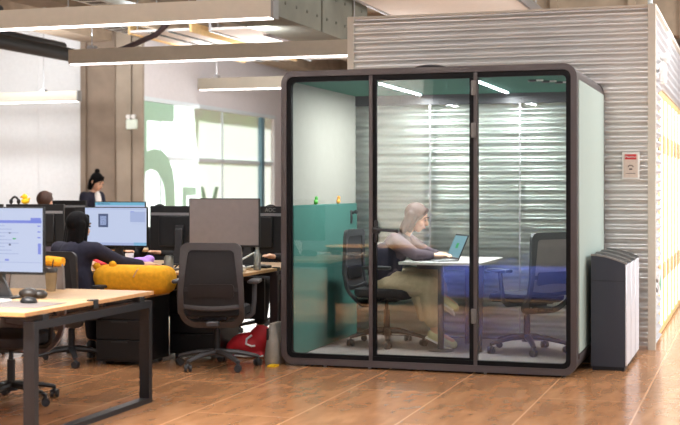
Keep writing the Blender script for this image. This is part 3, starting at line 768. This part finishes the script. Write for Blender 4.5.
lathe_thing('drink_can', 'red drink can under the lit document monitor', 'can', (-5.42, 9.98, Z2), [(0, 0), (.028, 0), (.033, .01), (.033, .1), (.026, .115), (0, .115)], M['red'])
lathe_thing('glass_jar', 'clear jar on the desk beside the lilac pouch', 'jar', (-4.74, 10.0, Z2), [(0, 0), (.04, 0), (.042, .02), (.042, .09), (.03, .11), (0, .11)], M['bottle'])
b = B(); b.sph((-5.30, 9.86, Z2 + .03), (.05, .04, .03), 12); b.sph((-5.36, 9.9, Z2 + .04), (.03, .03, .04), 12)
tag(b.done('snack_bag', M['redprint'], remesh=.01), 'small red snack bag under the lit document monitor', 'bag')
tag(B().box((-5.05, 9.62, Z2), (-4.52, 9.78, Z2 + .018), .004).done('keyboard', M['chairgrey']), 'grey keyboard on the desk behind the mustard plush', 'keyboard')
b = B()
for k in range(4): b.tube([(-4.66 + .02 * k, 9.95 + .04 * k, Z2 + .01), (-4.62 + .03 * k, 10.03, Z2 + .06 + .02 * (k % 2)), (-4.5 + .02 * k, 10.06, Z2 + .05), (-4.42, 10.0 + .03 * k, Z2 + .01)], .006, 6)
tag(b.done('cable_bundle', M['black']), 'tangle of dark cables beside the dusty grey monitor', 'cable')
# pedestal and plush
def pedestal(lab, x0, x1, y0, y1, h, top):
    t = thing('drawer_pedestal', lab, 'drawer unit', ((x0 + x1) / 2, y0, 0)); o_ = tuple(t.location)
    B(o_).box((x0, y0 + .02, .03), (x1, y1, h - .02)).done('cabinet', M['black'], t)
    for k in range(3):
        za = .05 + k * (h - .08) / 3; b = B(o_); b.box((x0 + .006, y0, za), (x1 - .006, y0 + .02, za + (h - .08) / 3 - .008), .003); d = b.done('drawer', M['black'], t)
        b = B(o_); b.box(((x0 + x1) / 2 - .07, y0 - .006, za + .13), ((x0 + x1) / 2 + .07, y0, za + .142)); b.done('pull', M['charcoal'], d)
    B(o_).box((x0 - .005, y0 - .005, h - .02), (x1 + .005, y1, h)).done('top', top, t)
    for sx in (x0 + .05, x1 - .05):
        for sy in (y0 + .06, y1 - .05): B(o_).cyl((sx, sy, 0), (sx, sy, .03), .018).done('foot', M['charcoal'], t)
pedestal('black drawer pedestal with wooden top carrying the mustard plush', -4.97, -4.55, 9.14, 9.60, .555, M['woodedge'])
pedestal('black drawer pedestal under the desk behind the empty grey chair', -4.62, -4.18, 9.75, 10.2, .55, M['black'])
o_ = (-4.74, 9.29, .555)
t = thing('plush_cushion', 'mustard yellow plush bear cushion lying on the black pedestal', 'cushion', o_)
b = B(o_)
b.box((-5.02, 9.15, .558), (-4.37, 9.44, .785), .085, seg=3); b.sph((-4.95, 9.28, .69), (.10, .13, .10), 16)
b.done('plush_body', M['yellow'], t, remesh=.012, smooth=14)
for x, y, z in ((-5.0, 9.22, .775), (-4.86, 9.22, .79)):
    B(o_).sph((x, y, z), (.034, .022, .030), 12).done('ear', M['yellow'], t)
B(o_).tube([(-4.64, 9.145, .70), (-4.62, 9.17, .755), (-4.60, 9.26, .786), (-4.58, 9.36, .77)], .006, 8).done('seam', M['woodedge'], t)
# bags on floor
o_ = (-4.0, 9.98, 0)
t = thing('red_bag', 'crumpled red sports bag with white print on the floor by the pod', 'bag', o_)
b = B(o_); b.sph((-4.0, 9.98, .10), (.17, .13, .10), 18); b.sph((-3.90, 9.98, .15), (.10, .10, .12), 16, (0, .4, 0)); b.sph((-4.12, 9.98, .07), (.08, .10, .07), 14)
b.box((-4.16, 9.88, 0), (-3.84, 10.08, .05), .02)
b.done('bag_body', M['red'], t, remesh=.012, smooth=5)
B(o_).tube([(-4.17, 9.93, .018), (-4.0, 9.85, .018), (-3.84, 9.9, .02)], .009, 8).done('white_piping', M['white'], t)
b = B(o_); b.tube([(-3.93, 9.868, .19), (-3.97, 9.858, .16), (-3.975, 9.853, .12), (-3.93, 9.86, .10), (-3.90, 9.868, .105)], .009, 8); b.done('white_print', M['white'], t)
o_ = (-3.645, 9.66, 0)
t = thing('tote_bag', 'grey quilted tote bag standing beside the left pod frame', 'bag', o_)
b = B(o_)
rings = []
for z, w, d in ((0, .055, .13), (.06, .065, .15), (.18, .055, .14), (.28, .035, .12), (.325, .02, .11)):
    rings.append([(o_[0] + .012 * math.sin(9 * z) + (x - 0) , yy, z) for x, yy in [(w * math.copysign(abs(math.cos(a)) ** .6, math.cos(a)), o_[1] + d * math.copysign(abs(math.sin(a)) ** .6, math.sin(a))) for a in [2 * PI * i / 24 for i in range(24)]]])
b.grid(rings); b.done('bag_body', M['greybag'], t)
B(o_).box((-3.665, 9.515, .20), (-3.65, 9.535, .29)).done('strap_tab', M['black'], t)
tag(B().box((-3.63, 9.44, 0), (-3.565, 9.535, .012)).done('yellow_pouch', M['duck']), 'flat yellow pouch on the floor before the grey tote bag', 'pouch')

# ------------------------------------------------------------------ pod table, laptop
TT = .79
o_ = (-2.43, 10.4, PF)
t = thing('meeting_table', 'white topped table with dark legs inside the pod', 'table', o_)
b = B(o_)
top = rrect(-2.80, -2.10, 10.27, 11.27, .04, 0, 4)
b.grid([[(x, y, TT - .022) for x, _, y in top], [(x, y, TT) for x, _, y in top]]); b.done('tabletop', M['tablew'], t)
b = B(o_); b.cyl((-2.455, 10.36, PF + .01), (-2.455, 10.36, TT - .02), .026, n=18); b.done('leg', M['chairgrey'], t)
b = B(o_); b.lathe([(0, 0), (.105, 0), (.10, .010), (.03, .016), (0, .016)], (-2.455, 10.36, PF), 28); b.done('foot_plate', M['chairgrey'], t)
b = B(o_); b.prism([(-2.37, 10.9, TT - .02), (-2.28, 10.9, TT - .02), (-2.28, 10.9, PF), (-2.37, 10.9, PF)], (0, .05, 0)); b.done('leg', M['charcoal'], t)
b = B(o_); b.prism([(-2.165, 10.40, TT - .02), (-2.105, 10.40, TT - .02), (-2.125, 10.40, PF), (-2.165, 10.40, PF)], (0, .03, 0)); b.done('leg', M['black'], t)
b = B(o_); b.box((-2.66, 10.36, TT - .06), (-2.14, 10.42, TT - .022)); b.box((-2.36, 10.36, TT - .06), (-2.30, 11.2, TT - .022)); b.done('apron', M['charcoal'], t)
t = thing('laptop', 'open silver laptop on the white pod table before the seated woman', 'laptop', (-2.51, 10.58, TT), .55)
B().box((-.11, -.16, 0), (.105, .16, .014), .003).done('laptop_base', M['silver'], t)
B().box((-.09, -.135, .014), (.04, .135, .016)).done('keyboard_deck', M['charcoal'], t)
tilt = .42
def lid(u, v, w):     # u along the hinge, v up the lid, w outward
    return (.10 + v * math.sin(tilt) + w * math.cos(tilt), -.16 + u, .012 + v * math.cos(tilt) - w * math.sin(tilt))
def lidbox(b, u0, u1, v0, v1, w0, w1):
    return b.grid([[lid(u, v, w0) for u, v in ((u0, v0), (u1, v0), (u1, v1), (u0, v1))], [lid(u, v, w1) for u, v in ((u0, v0), (u1, v0), (u1, v1), (u0, v1))]])
ld = lidbox(B(), 0, .32, 0, .225, 0, .008).done('laptop_lid', M['charcoal'], t)
lidbox(B(), .01, .31, .018, .212, -.0015, 0).done('laptop_display', M['laptop_screen'], ld)
lidbox(B(), .13, .19, .10, .145, -.0025, -.0015).done('display_icon', M['ui_green'], ld)

# ------------------------------------------------------------------ recycling bins
def bin_(lab, y0, y1, x0=-1.195, x1=-.925):
    t = thing('recycling_bin', lab, 'bin', ((x0 + x1) / 2, (y0 + y1) / 2, 0), 0, 'row of slim recycling bins'); o_ = tuple(t.location)
    N = 12
    def topz(x):
        u = (x - x0) / (x1 - x0); return .80 + .085 * math.cos(u * 1.35) - .0 
    pr_ = [(x0, 0.03), (x1 - .012, .03)] + [(x, topz(x)) for x in [x1 - .012 - (x1 - .012 - x0) * k / N for k in range(N + 1)]]
    g = .018
    B(o_).prism([(x, y0 + g, z) for x, z in pr_], (0, y1 - y0 - 2 * g, 0)).done('bin_body', M['bin'], t)
    b = B(o_); b.box((x0 + .01, y0 + g + .01, 0), (x1 - .02, y1 - g - .01, .03)); b.done('plinth', M['black'], t)
    # curved top: dark lid strip with rims at both edges
    for ya, yb_ in ((y0 + g - .004, y0 + g + .022), (y1 - g - .022, y1 - g + .004)):
        b = B(o_); rr = []
        for k in range(N + 1):
            x = x0 + (x1 - x0) * k / N; z = topz(x)
            rr.append([(x, ya, z - .006), (x, yb_, z - .006), (x, yb_, z + .008), (x, ya, z + .008)])
        b.grid(rr); b.done('top_rim', M['binrim'], t)
    b = B(o_); rr = []
    for k in range(N + 1):
        x = x0 + .01 + (x1 - x0 - .02) * k / N; z = topz(x)
        rr.append([(x, y0 + g + .024, z), (x, y1 - g - .024, z), (x, y1 - g - .024, z + .003), (x, y0 + g + .024, z + .003)])
    b.grid(rr); b.done('lid', M['black'], t)
    b = B(o_); b.box((x1 - .012, y0 + g, .04), (x1, y1 - g, topz(x1) - .006), .003); b.done('front_face', M['binface'], t)
    b = B(o_); b.box((x0 + .002, y0 + g - .002, .686), (x1 - .012, y0 + g, .690)); b.done('seam_line', M['black'], t)
    return t
bin_('dark slate recycling bin nearest the camera, right of the pod', 10.02, 10.39)
bin_('middle one of three slim recycling bins beside the pod', 10.40, 10.77)
bin_('rearmost slim recycling bin against the corrugated wall', 10.78, 11.15)

# ------------------------------------------------------------------ wall fittings
o_ = (-1.02, WY - .014, 1.60)
t = thing('wall_notice', 'framed notice with red header on the corrugated wall', 'sign', o_)
b = B(o_); b.box((-1.095, WY - .035, 1.475), (-.945, WY - .014, 1.71), .004); b.done('notice_frame', M['white'], t)
B(o_).box((-1.08, WY - .038, 1.49), (-.96, WY - .035, 1.695)).done('notice_sheet', M['paper'], t)
B(o_).box((-1.068, WY - .040, 1.648), (-.972, WY - .038, 1.692)).done('notice_header', M['redprint'], t)
text('Machine', 'header_lettering', .027, M['white'], t, (0, -.0275, .062), (PI / 2, 0, 0), .0005)
b = B(o_); b.tube([(-1.02 + .022 * math.cos(a), WY - .039, 1.58 + .018 * math.sin(a)) for a in [PI * k / 8 for k in range(9)]], .003, 6); b.box((-1.033, WY - .040, 1.558), (-1.007, WY - .038, 1.57)); b.box((-1.06, WY - .040, 1.525), (-.98, WY - .038, 1.529)); b.done('notice_drawing', M['ink'], t)

def emergency(lab, loc, rz, body, s=1.):
    t = thing('emergency_light', lab, 'emergency light', loc, rz)
    B().box((-.13 * s, -.07 * s, -.12 * s), (.13 * s, 0, .10 * s), .015).done('battery_box', body, t)
    for sx in (-1, 1):
        b = B(); b.cyl((sx * .06 * s, -.04 * s, .10 * s), (sx * .06 * s, -.04 * s, .15 * s), .012 * s); b.cyl((sx * .06 * s, -.01 * s, .17 * s), (sx * .06 * s, -.10 * s, .15 * s), .03 * s, .05 * s, 16); b.done('lamp_head', M['white'], t)
emergency('pale green emergency light box on the concrete pillar', (-9.44, 18.58, 2.42), 0, M['emerg'], .75)
emergency('white twin head emergency light high on the side wall', (WX1 + .014, 12.15, 2.46), PI / 2, M['white'], .85)
o_ = (WX1 + .016, 11.98, .53); t = thing('exit_arrow_sign', 'small green arrow sign low on the white side wall', 'sign', o_)
B(o_).box((WX1 + .016, 11.9, .44), (WX1 + .03, 12.2, .64)).done('sign_plate', M['white'], t)
B(o_).prism([(WX1 + .031, 11.91, .54), (WX1 + .031, 12.04, .62), (WX1 + .031, 12.04, .46)], (.002, 0, 0)).done('green_arrow', M['green_sign'], t)

# ------------------------------------------------------------------ people
def person(lab, loc, rz, J, top, bottom, hair, hairstyle, shoes=M['black'], sleeve_end=.9, vx=.010, wide=1., headrot=(0, 0), extras=None, torso=1.):
    """J: joints in a frame x right, y forward, z up. one remeshed body, clothes and hair as children"""
    t = thing('person', lab, 'person', loc, rz)
    V = {k: Vector(v) for k, v in J.items()}
    hc = V['head']; pitch, yaw = headrot
    HR = Matrix.Rotation(yaw, 4, 'Z') @ Matrix.Rotation(-pitch, 4, 'X')
    def H(p): return hc + (HR @ Vector(p))
    b = B()
    er = (-pitch, 0, yaw)
    b.sph(H((0, -.01, .02)), (.074, .094, .095), 18, er); b.sph(H((0, .025, -.045)), (.055, .062, .062), 16, er); b.sph(H((0, .045, -.085)), (.028, .028, .025), 12, er)
    b.cyl(H((0, .085, .015)), H((0, .105, -.022)), .008, .014, 8); b.sph(H((0, .10, -.025)), (.014, .014, .011), 10)
    for s in (-1, 1):
        b.sph(H((s * .076, -.01, -.005)), (.011, .020, .031), 10, er); b.sph(H((s * .03, .080, .028)), (.018, .012, .008), 8, er); b.sph(H((s * .035, .06, -.03)), (.022, .026, .024), 10)
    b.sph(H((0, .084, -.055)), (.022, .012, .010), 10)
    b.cap(V['neck'], H((0, -.02, -.05)), .046, .045)
    b.cap(V['pelvis'], V['waist'], .115 * torso, .10 * torso); b.cap(V['waist'], V['chest'], .10 * torso, .115 * torso); b.cap(V['chest'], V['neck'], .10 * torso, .045)
    for s in 'rl':
        sx = 1 if s == 'r' else -1
        b.cap(V['chest'] + Vector((sx * .06, 0, .03)), V['sh_' + s], .075 * torso, .05)
        b.cap(V['sh_' + s], V['el_' + s], .045, .036); b.cap(V['el_' + s], V['wr_' + s], .035, .024)
        w = V['wr_' + s]; d = (w - V['el_' + s]).normalized()
        if ('hd_' + s) in V: d = (V['hd_' + s] - w).normalized()
        up = Vector((0, 0, 1)) - d * d.z; up = up.normalized() if up.length > .1 else Vector((0, 1, 0)); side = d.cross(up)
        pc = w + d * .05
        b.cap(w, w + d * .075, .022, .026); b.cap(w + side * .018 + d * .03, w + side * .024 + d * .075, .016, .014); b.cap(w - side * .018 + d * .03, w - side * .024 + d * .075, .016, .014)
        for k, ln in enumerate((.062, .072, .068, .052)):
            r0 = w + d * .08 + side * (.027 - .018 * k)
            m_ = r0 + d * ln * .55 + up * .006; e_ = m_ + d * ln * .42 - up * .016
            b.cap(r0, m_, .0095, .009, 8); b.cap(m_, e_, .009, .008, 8)
        th = side * sx * (-1)
        b.cap(w + d * .03 + th * .02, w + d * .06 + th * .045 - up * .006, .013, .011, 8); b.cap(w + d * .06 + th * .045 - up * .006, w + d * .09 + th * .045 - up * .012, .010, .009, 8)
        b.cap(V['hip_' + s], V['kn_' + s], .080, .058); b.cap(V['kn_' + s], V['an_' + s], .055, .036)
        b.cap(V['an_' + s], V['toe_' + s], .036, .030)
    b.cap(V['hip_l'], V['hip_r'], .09, .09)
    b.done('body', M['skin'], t, remesh=vx * .7, smooth=2)
    # face
    for s in (-1, 1):
        bb = B(); bb.sph(H((s * .031, .085, .012)), (.013, .008, .007), 10, er); bb.done('eye', M['eye'], t)
        bb = B(); bb.tube([H((s * .018, .094, .036)), H((s * .034, .089, .04)), H((s * .05, .076, .034))], .0045, 6); bb.done('eyebrow', hair, t)
    bb = B(); bb.sph(H((0, .095, -.056)), (.02, .006, .006), 10, er); bb.done('lips', M['lip'], t)
    # top
    b = B(); e = .016
    b.cap(V['pelvis'] + Vector((0, 0, .05)), V['waist'], .128 * torso, .118 * torso); b.cap(V['waist'], V['chest'], .118 * torso, .132 * torso)
    b.cap(V['chest'], V['chest'] * .35 + V['neck'] * .65, .118 * torso, .065)
    for s in 'rl':
        sx = 1 if s == 'r' else -1
        b.cap(V['chest'] + Vector((sx * .06, 0, .03)), V['sh_' + s], .094 * torso, .066)
        b.cap(V['sh_' + s], V['el_' + s], .066, .054)
        b.cap(V['el_' + s], V['el_' + s].lerp(V['wr_' + s], sleeve_end), .054, .040)
        b.cap(V['hip_' + s] + Vector((0, 0, .05)), V['waist'] + Vector((sx * .05, 0, 0)), .11 * torso, .10 * torso)
    b.done('top', top, t, remesh=vx, smooth=3)
    # trousers
    b = B()
    b.cap(V['hip_l'], V['hip_r'], .118 * torso, .118 * torso)
    for s in 'rl':
        b.cap(V['hip_' + s], V['kn_' + s], .108 * wide, .088 * wide); b.cap(V['kn_' + s], V['kn_' + s].lerp(V['an_' + s], .80 if wide == 1 else .68), .086 * wide, .062 * wide * (1.25 if wide > 1 else 1))
    b.done('trousers', bottom, t, remesh=vx, smooth=3)
    # shoes
    for s in 'rl':
        a, q = V['an_' + s], V['toe_' + s]; d = (q - a).normalized()
        dn = V['an_' + s] - V['kn_' + s]; dn = dn.normalized(); dn = (dn - d * dn.dot(d)).normalized()
        b = B(); b.cap(a - d * .02 + dn * .02, a + d * .09 + dn * .02, .046, .044); b.cap(a + d * .09 + dn * .022, q + dn * .012 + d * .02, .044, .034)
        sh = b.done('shoe', shoes, t, remesh=.007, smooth=2)
        b = B(); wv = d.cross(dn)
        for m_ in range(1): 
            pts0 = [a - d * .06, a + d * .06, q + d * .05]
            b.grid([[p + wv * ww + dn * hh for ww, hh in ((-.036, .050), (.036, .050), (.036, .066), (-.036, .066))] for p in pts0])
        b.done('shoe_sole', M['sole'], sh)
    # hair
    b = B(); hairstyle(b, H, er)
    b.done('hair', hair, t, remesh=.008, smooth=2, )
    if extras: extras(t, V, H)
    return t

def hair_long(L):
    def f(b, H, er):
        b.sph(H((0, -.022, .034)), (.088, .100, .097), 18, er)
        for x in (-.07, -.035, 0, .035, .07):
            b.cap(H((x, -.065 + abs(x) * .35, .02)), H((x * 1.1, -.085 + abs(x) * .4, -L)), .036, .032)
        for s in (-1, 1):
            b.cap(H((s * .072, .015, .03)), H((s * .078, .0, -L * .85)), .018, .02)
            b.cap(H((s * .025, .052, .088)), H((s * .070, .030, .02)), .022, .014)
    return f
def hair_short(b, H, er):
    b.sph(H((0, -.02, .036)), (.086, .098, .092), 18, er); b.sph(H((0, .04, .085)), (.06, .045, .03), 12)
def hair_bun(b, H, er):
    b.sph(H((0, -.018, .040)), (.085, .098, .088), 18, er); b.sph(H((0, .04, .085)), (.055, .04, .03), 12); b.sph(H((0, -.06, .140)), (.038, .038, .032), 12)
    for x in (-.055, 0, .055): b.cap(H((x, -.06, .0)), H((x * .8, -.06, -.12)), .034, .022)
    for q in (-1, 1):
        b.cap(H((q * .072, .01, .03)), H((q * .066, -.005, -.11)), .018, .014); b.cap(H((q * .02, .062, .07)), H((q * .07, .03, .02)), .016, .014)

def sit(**k):
    J = dict(pelvis=(0, 0, .55), waist=(0, .0, .70), chest=(0, .03, .88), neck=(0, .05, 1.00), head=(0, .09, 1.13),
             sh_r=(.17, .03, .94), sh_l=(-.17, .03, .94), el_r=(.23, .12, .73), el_l=(-.23, .12, .73), wr_r=(.16, .36, .76), wr_l=(-.16, .36, .76),
             hip_r=(.09, .04, .53), hip_l=(-.09, .04, .53), kn_r=(.11, .44, .50), kn_l=(-.11, .44, .50), an_r=(.11, .45, .10), an_l=(-.11, .45, .10), toe_r=(.12, .60, .045), toe_l=(-.12, .60, .045))
    J.update(k); return J
# woman inside the pod
def pod_extras(t, V, H):
    b = B(); b.cap(V['pelvis'] + Vector((0, -.01, .06)), V['waist'] + Vector((0, .0, .05)), .145, .145)
    for sx in (-1, 1): b.cap(V['pelvis'] + Vector((sx * .09, 0, .06)), V['waist'] + Vector((sx * .09, 0, .09)), .115, .105)
    b.done('jacket', M['navy'], t, remesh=.01, smooth=3)
pw = person('woman in grey knit and beige wide trousers typing on laptop inside the pod', (-3.0, 10.62, PF), -PI / 2,
       sit(pelvis=(0, .0, .56), waist=(0, .02, .69), chest=(0, .10, .84), neck=(0, .18, .965), head=(0, .275, 1.085),
           sh_r=(.165, .14, .895), sh_l=(-.165, .14, .895), el_r=(.20, .31, .785), el_l=(-.19, .31, .785), wr_r=(.10, .43, .775), wr_l=(-.08, .43, .775), hd_r=(.06, .53, .77), hd_l=(-.05, .53, .77),
           kn_r=(.10, .40, .52), an_r=(.09, .46, .12), toe_r=(.09, .60, .055), kn_l=(-.10, .38, .585), an_l=(.05, .50, .43), toe_l=(.12, .63, .36)),
       M['mauve'], M['beige'], M['hair_brown'], hair_long(.13), M['shoe'], wide=1.08, vx=.009, headrot=(.35, 0), extras=pod_extras, torso=.92)
# cloth hanging from the crossed leg is part of the wide trousers
b = B(); rr = []
for z, y0, y1, w in ((.56, .20, .44, .11), (.45, .22, .46, .12), (.34, .27, .45, .12), (.22, .31, .42, .11)):
    cy, hy = (y0 + y1) / 2, (y1 - y0) / 2
    rr.append([(.02 + w * math.cos(a), cy + hy * math.sin(a) + .012 * math.sin(5 * a), z) for a in [2 * PI * i / 28 for i in range(28)]])
b.grid(rr); b.done('trouser_drape', M['beige'], pw, remesh=.009, smooth=3)
# seated person in navy at bench 2
person('person with straight black hair in navy top seen from behind at the second desk', (-5.2, 9.2, 0), -.08,
       sit(head=(0, .08, 1.085), neck=(0, .05, .965), chest=(0, .03, .85), sh_r=(.175, .05, .905), sh_l=(-.175, .05, .905), el_r=(.28, .24, .80), wr_r=(.36, .46, .77), hd_r=(.42, .56, .765)),
       M['navy'], M['blackcloth'], M['hair_dark'], hair_long(.17), M['black'], headrot=(.1, -.25), vx=.012, torso=1.08)
# standing woman
def tee_extras(t, V, H):
    b = B(); b.sph(V['chest'] + Vector((0, .10, -.02)), (.065, .05, .16), 14); b.done('shirt_front', M['tee'], t, remesh=.01)
person('woman in navy jacket and white shirt with hair bun standing before the pillar', (-8.60, 15.66, 0), math.radians(-100),
       dict(pelvis=(0, 0, .88), waist=(0, .01, 1.02), chest=(0, .03, 1.22), neck=(0, .06, 1.36), head=(0, .12, 1.48), sh_r=(.17, .04, 1.29), sh_l=(-.17, .04, 1.29), el_r=(.24, .06, 1.03), el_l=(-.24, .06, 1.03), wr_r=(.14, .26, .95), wr_l=(-.14, .26, .95),
            hip_r=(.09, 0, .86), hip_l=(-.09, 0, .86), kn_r=(.1, .01, .47), kn_l=(-.1, .01, .47), an_r=(.1, 0, .10), an_l=(-.1, 0, .10), toe_r=(.12, .14, .045), toe_l=(-.12, .14, .045)),
       M['navy'], M['blackcloth'], M['hair_dark'], hair_bun, M['black'], headrot=(.45, 0), vx=.013, extras=tee_extras)
person('person in dark trousers mostly hidden behind the lettered monitor beside the pod', (-4.42, 11.62, 0), PI,
       sit(head=(0, .05, 1.115), kn_r=(.10, .43, .50), an_r=(.30, .50, .10), toe_r=(.38, .62, .045), kn_l=(-.08, .43, .5), an_l=(-.02, .36, .1), toe_l=(0, .5, .045)), M['blackcloth'], M['blackcloth'], M['hair_dark'], hair_short, M['lid'], vx=.013)
person('brown haired person hidden behind far left monitors, only hair top showing', (-7.38, 12.4, 0), 0,
       sit(head=(0, .05, 1.245), neck=(0, .04, 1.11), chest=(0, .03, .97), sh_r=(.17, .03, 1.04), sh_l=(-.17, .03, 1.04)), M['mauve'], M['blackcloth'], M['hair_brown'], hair_short, vx=.014)
person('dark haired person hidden behind the monitor row below the big window numeral', (-5.80, 12.05, 0), PI,
       sit(head=(0, .05, 1.11)), M['blackcloth'], M['blackcloth'], M['hair_dark'], hair_short, vx=.014)

# ------------------------------------------------------------------ outside trees beyond the window
for i, (y, r, z) in enumerate(((18.0, 1.5, 2.0), (20.6, 1.7, 1.6), (23.4, 1.6, 2.3), (26.5, 1.8, 1.5), (29.5, 2.0, 2.0))):
    o_ = (-17 - (i % 2) * 3.5, y + 3.2 * i - 1, 0)
    t = thing('garden_tree', 'pale green tree outside the big window, %s' % ('seen behind the sage numeral', 'seen above the sage letters', 'left of the dark window post', 'behind the window post', 'furthest along')[i], 'tree', o_, 0, 'trees outside the window')
    b = B(o_); rnd = random.Random(i)
    for k in range(420):
        d = Vector((rnd.gauss(0, 1), rnd.gauss(0, 1), rnd.gauss(0, 1))).normalized() * r * (rnd.random() ** .4)
        p = Vector((o_[0], o_[1], z + .8)) + Vector((d.x, d.y, d.z * .9)); s_ = .10 + .12 * rnd.random()
        q = Euler((rnd.random() * 6, rnd.random() * 6, rnd.random() * 6)).to_matrix()
        b.grid([[p + q @ Vector(v) * s_ for v in ((-1, -.6, 0), (1, -.6, .1), (1, .6, 0), (-1, .6, .1))], [p + q @ Vector(v) * s_ for v in ((-1, -.6, .06), (1, -.6, .16), (1, .6, .06), (-1, .6, .16))]])
    cr = b.done('foliage', M['leaf'], t)
    B(o_).cyl((o_[0], o_[1], -.2), (o_[0], o_[1], z + .5), .14, .08).done('trunk', M['concrete'], t)
struct(B().box((-40, 5, -.4), (-14.0, 50, -.2)).done('ground_outside', M['leaf']))

# ------------------------------------------------------------------ what the pod glass mirrors: white partition beside the camera aisle
struct(B().box((-4.53, 3.3, 0), (-3.86, 3.8, 2.75)).done('wall_partition', M['whitewood']), 'white partition beside the aisle')
o_ = (-4.35, 3.82, 0)
t = thing('mirror_block', 'added low black block cutting off the white partition reflection in the pod glass', 'cabinet', o_)  # out-of-frame block added to end the white reflection at table height
B(o_).box((-4.95, 3.82, .03), (-3.72, 4.24, .68)).done('block_body', M['black'], t)
B(o_).box((-4.97, 3.81, .68), (-3.70, 4.26, .70)).done('top', M['woodedge'], t)
for k in range(3): B(o_).box((-4.94 + .405 * k, 4.24, .05), (-4.545 + .405 * k, 4.255, .67)).done('door', M['black'], t)
B(o_).box((-4.9, 3.86, 0), (-3.77, 4.2, .03)).done('plinth', M['black'], t)
o_ = (-2.75, 3.9, 0)
t = thing('bench_seat', 'low bright blue upholstered bench, seen only mirrored low in the pod glass', 'bench', o_)
B(o_).box((-3.55, 3.65, .10), (-1.95, 4.2, .46), .04, seg=2).done('seat_pad', M['blueglow'], t)
for x in (-3.4, -2.1):
    for y in (3.75, 4.1): B(o_).cyl((x, y, 0), (x, y, .11), .02).done('leg', M['black'], t)
o_ = (-4.53, 6.5, .72)
lathe_thing('spray_bottle', 'white spray bottle on foreground desk, seen only mirrored in the pod glass', 'bottle', o_, [(0, 0), (.04, 0), (.042, .02), (.042, .11), (.02, .16), (.014, .18), (0, .18)], M['white'], (('trigger_head', [(0, .18), (.02, .18), (.02, .205), (.03, .21), (.028, .23), (0, .23)], M['white']),))

# ------------------------------------------------------------------ light
def area(name, loc, tgt, sx, sy, e, col=(1, 1, 1)):
    L = bpy.data.lights.new(name, 'AREA'); L.shape = 'RECTANGLE'; L.size = sx; L.size_y = sy; L.energy = e; L.color = col
    o = bpy.data.objects.new(name, L); COL.objects.link(o); o.location = loc
    o.rotation_euler = (Vector(tgt) - Vector(loc)).to_track_quat('-Z', 'Y').to_euler(); return o
for k, (y, e) in enumerate(((2.6, 105), (5.4, 110), (8.0, 100))):
    area('overhead_fill', (.2, y, 3.7), (.2, y, 0), 5.5, .25, e, (.97, .985, 1))  # added fill from overhead, no fixtures behind it
area('fill_right', (4.2, 13.0, 2.6), (-.8, 14.5, 1.2), 7, 2.6, 440, (.9, .96, 1))  # added fill that whitens the right side, not a window
area('partition_fill', (-4.6, 5.2, 3.1), (-4.6, 3.8, 1.2), 1.6, .3, 750, (1, .97, .94))  # added light so the partition mirrors brightly in the pod glass
area('window_light', (-9.1, 21.2, 1.8), (-5, 17, 1.0), 5.5, 2.2, 150, (.95, 1, .98))
area('desk_fill', (-6.5, 7.4, 3.9), (-6.3, 9.0, .7), 6, .6, 75, (.95, .975, 1))  # extra fill over the desks, no lamp modelled there
area('bulkhead_fill', (-7.2, 20.5, 2.9), (-9.3, 20.5, 3.4), 6, .3, 26, (1, .99, 1))  # added fill to lift the wall above the window
area('ceiling_fill_mid', (-5.6, 16.0, 2.93), (-5.6, 16.0, 4.3), 3.2, .2, 45, (1, .99, .97))  # invented upward fill brightening the white ceiling panels
area('corridor_fill', (1.2, 12.5, 3.7), (.6, 12.5, 0), 1.2, 7, 250, (.97, .985, 1))  # added fill to brighten the floor along the slatted doors
area('left_fill', (-12.5, 15.0, 3.9), (-13, 18.9, 1.5), 5, .4, 150, (.95, .975, 1))  # added fill for the far left wall, no fixture
area('ceiling_fill_far', (-8.5, 16.8, 2.95), (-8.6, 17.6, 4.3), 6, .3, 110, (.93, .965, 1))  # upward fill added for the ceiling near the far wall
area('ceiling_fill_near', (-6.2, 12.4, 2.95), (-6.2, 13.4, 4.3), 3, .3, 110, (.93, .965, 1))  # upward fill added for the ceiling over the second lamp
area('ceiling_fill_right', (.0, 13.6, 3.1), (-1, 17.5, 4.2), 4, .6, 90, (.93, .965, 1))  # upward fill added for the beam over the corrugated wall
sun = bpy.data.lights.new('sun', 'SUN'); sun.energy = 11; sun.angle = .02
so = bpy.data.objects.new('sun', sun); COL.objects.link(so); so.rotation_euler = Vector((.62, -.12, -.78)).to_track_quat('-Z', 'Y').to_euler()

w = bpy.data.worlds.new('world'); SC.world = w; w.use_nodes = True
bg = w.node_tree.nodes['Background']; bg.inputs['Color'].default_value = (.96, .98, 1, 1); bg.inputs['Strength'].default_value = .38

cam = bpy.data.cameras.new('camera'); co = bpy.data.objects.new('camera', cam); COL.objects.link(co)
co.location = (0, 0, 1.40); co.rotation_euler = (PI / 2, 0, math.radians(17.8))
cam.sensor_width = 36; cam.lens = 36 * 1290 / 680; cam.shift_y = -24.5 / 680; cam.clip_end = 200
cam.dof.use_dof = True; cam.dof.focus_distance = 10.2; cam.dof.aperture_fstop = 2.2
SC.camera = co
SC.view_settings.view_transform = 'Standard'; SC.view_settings.look = 'None'
SC.view_settings.exposure = 0.; SC.view_settings.gamma = 1; SC.view_settings.use_curve_mapping = False
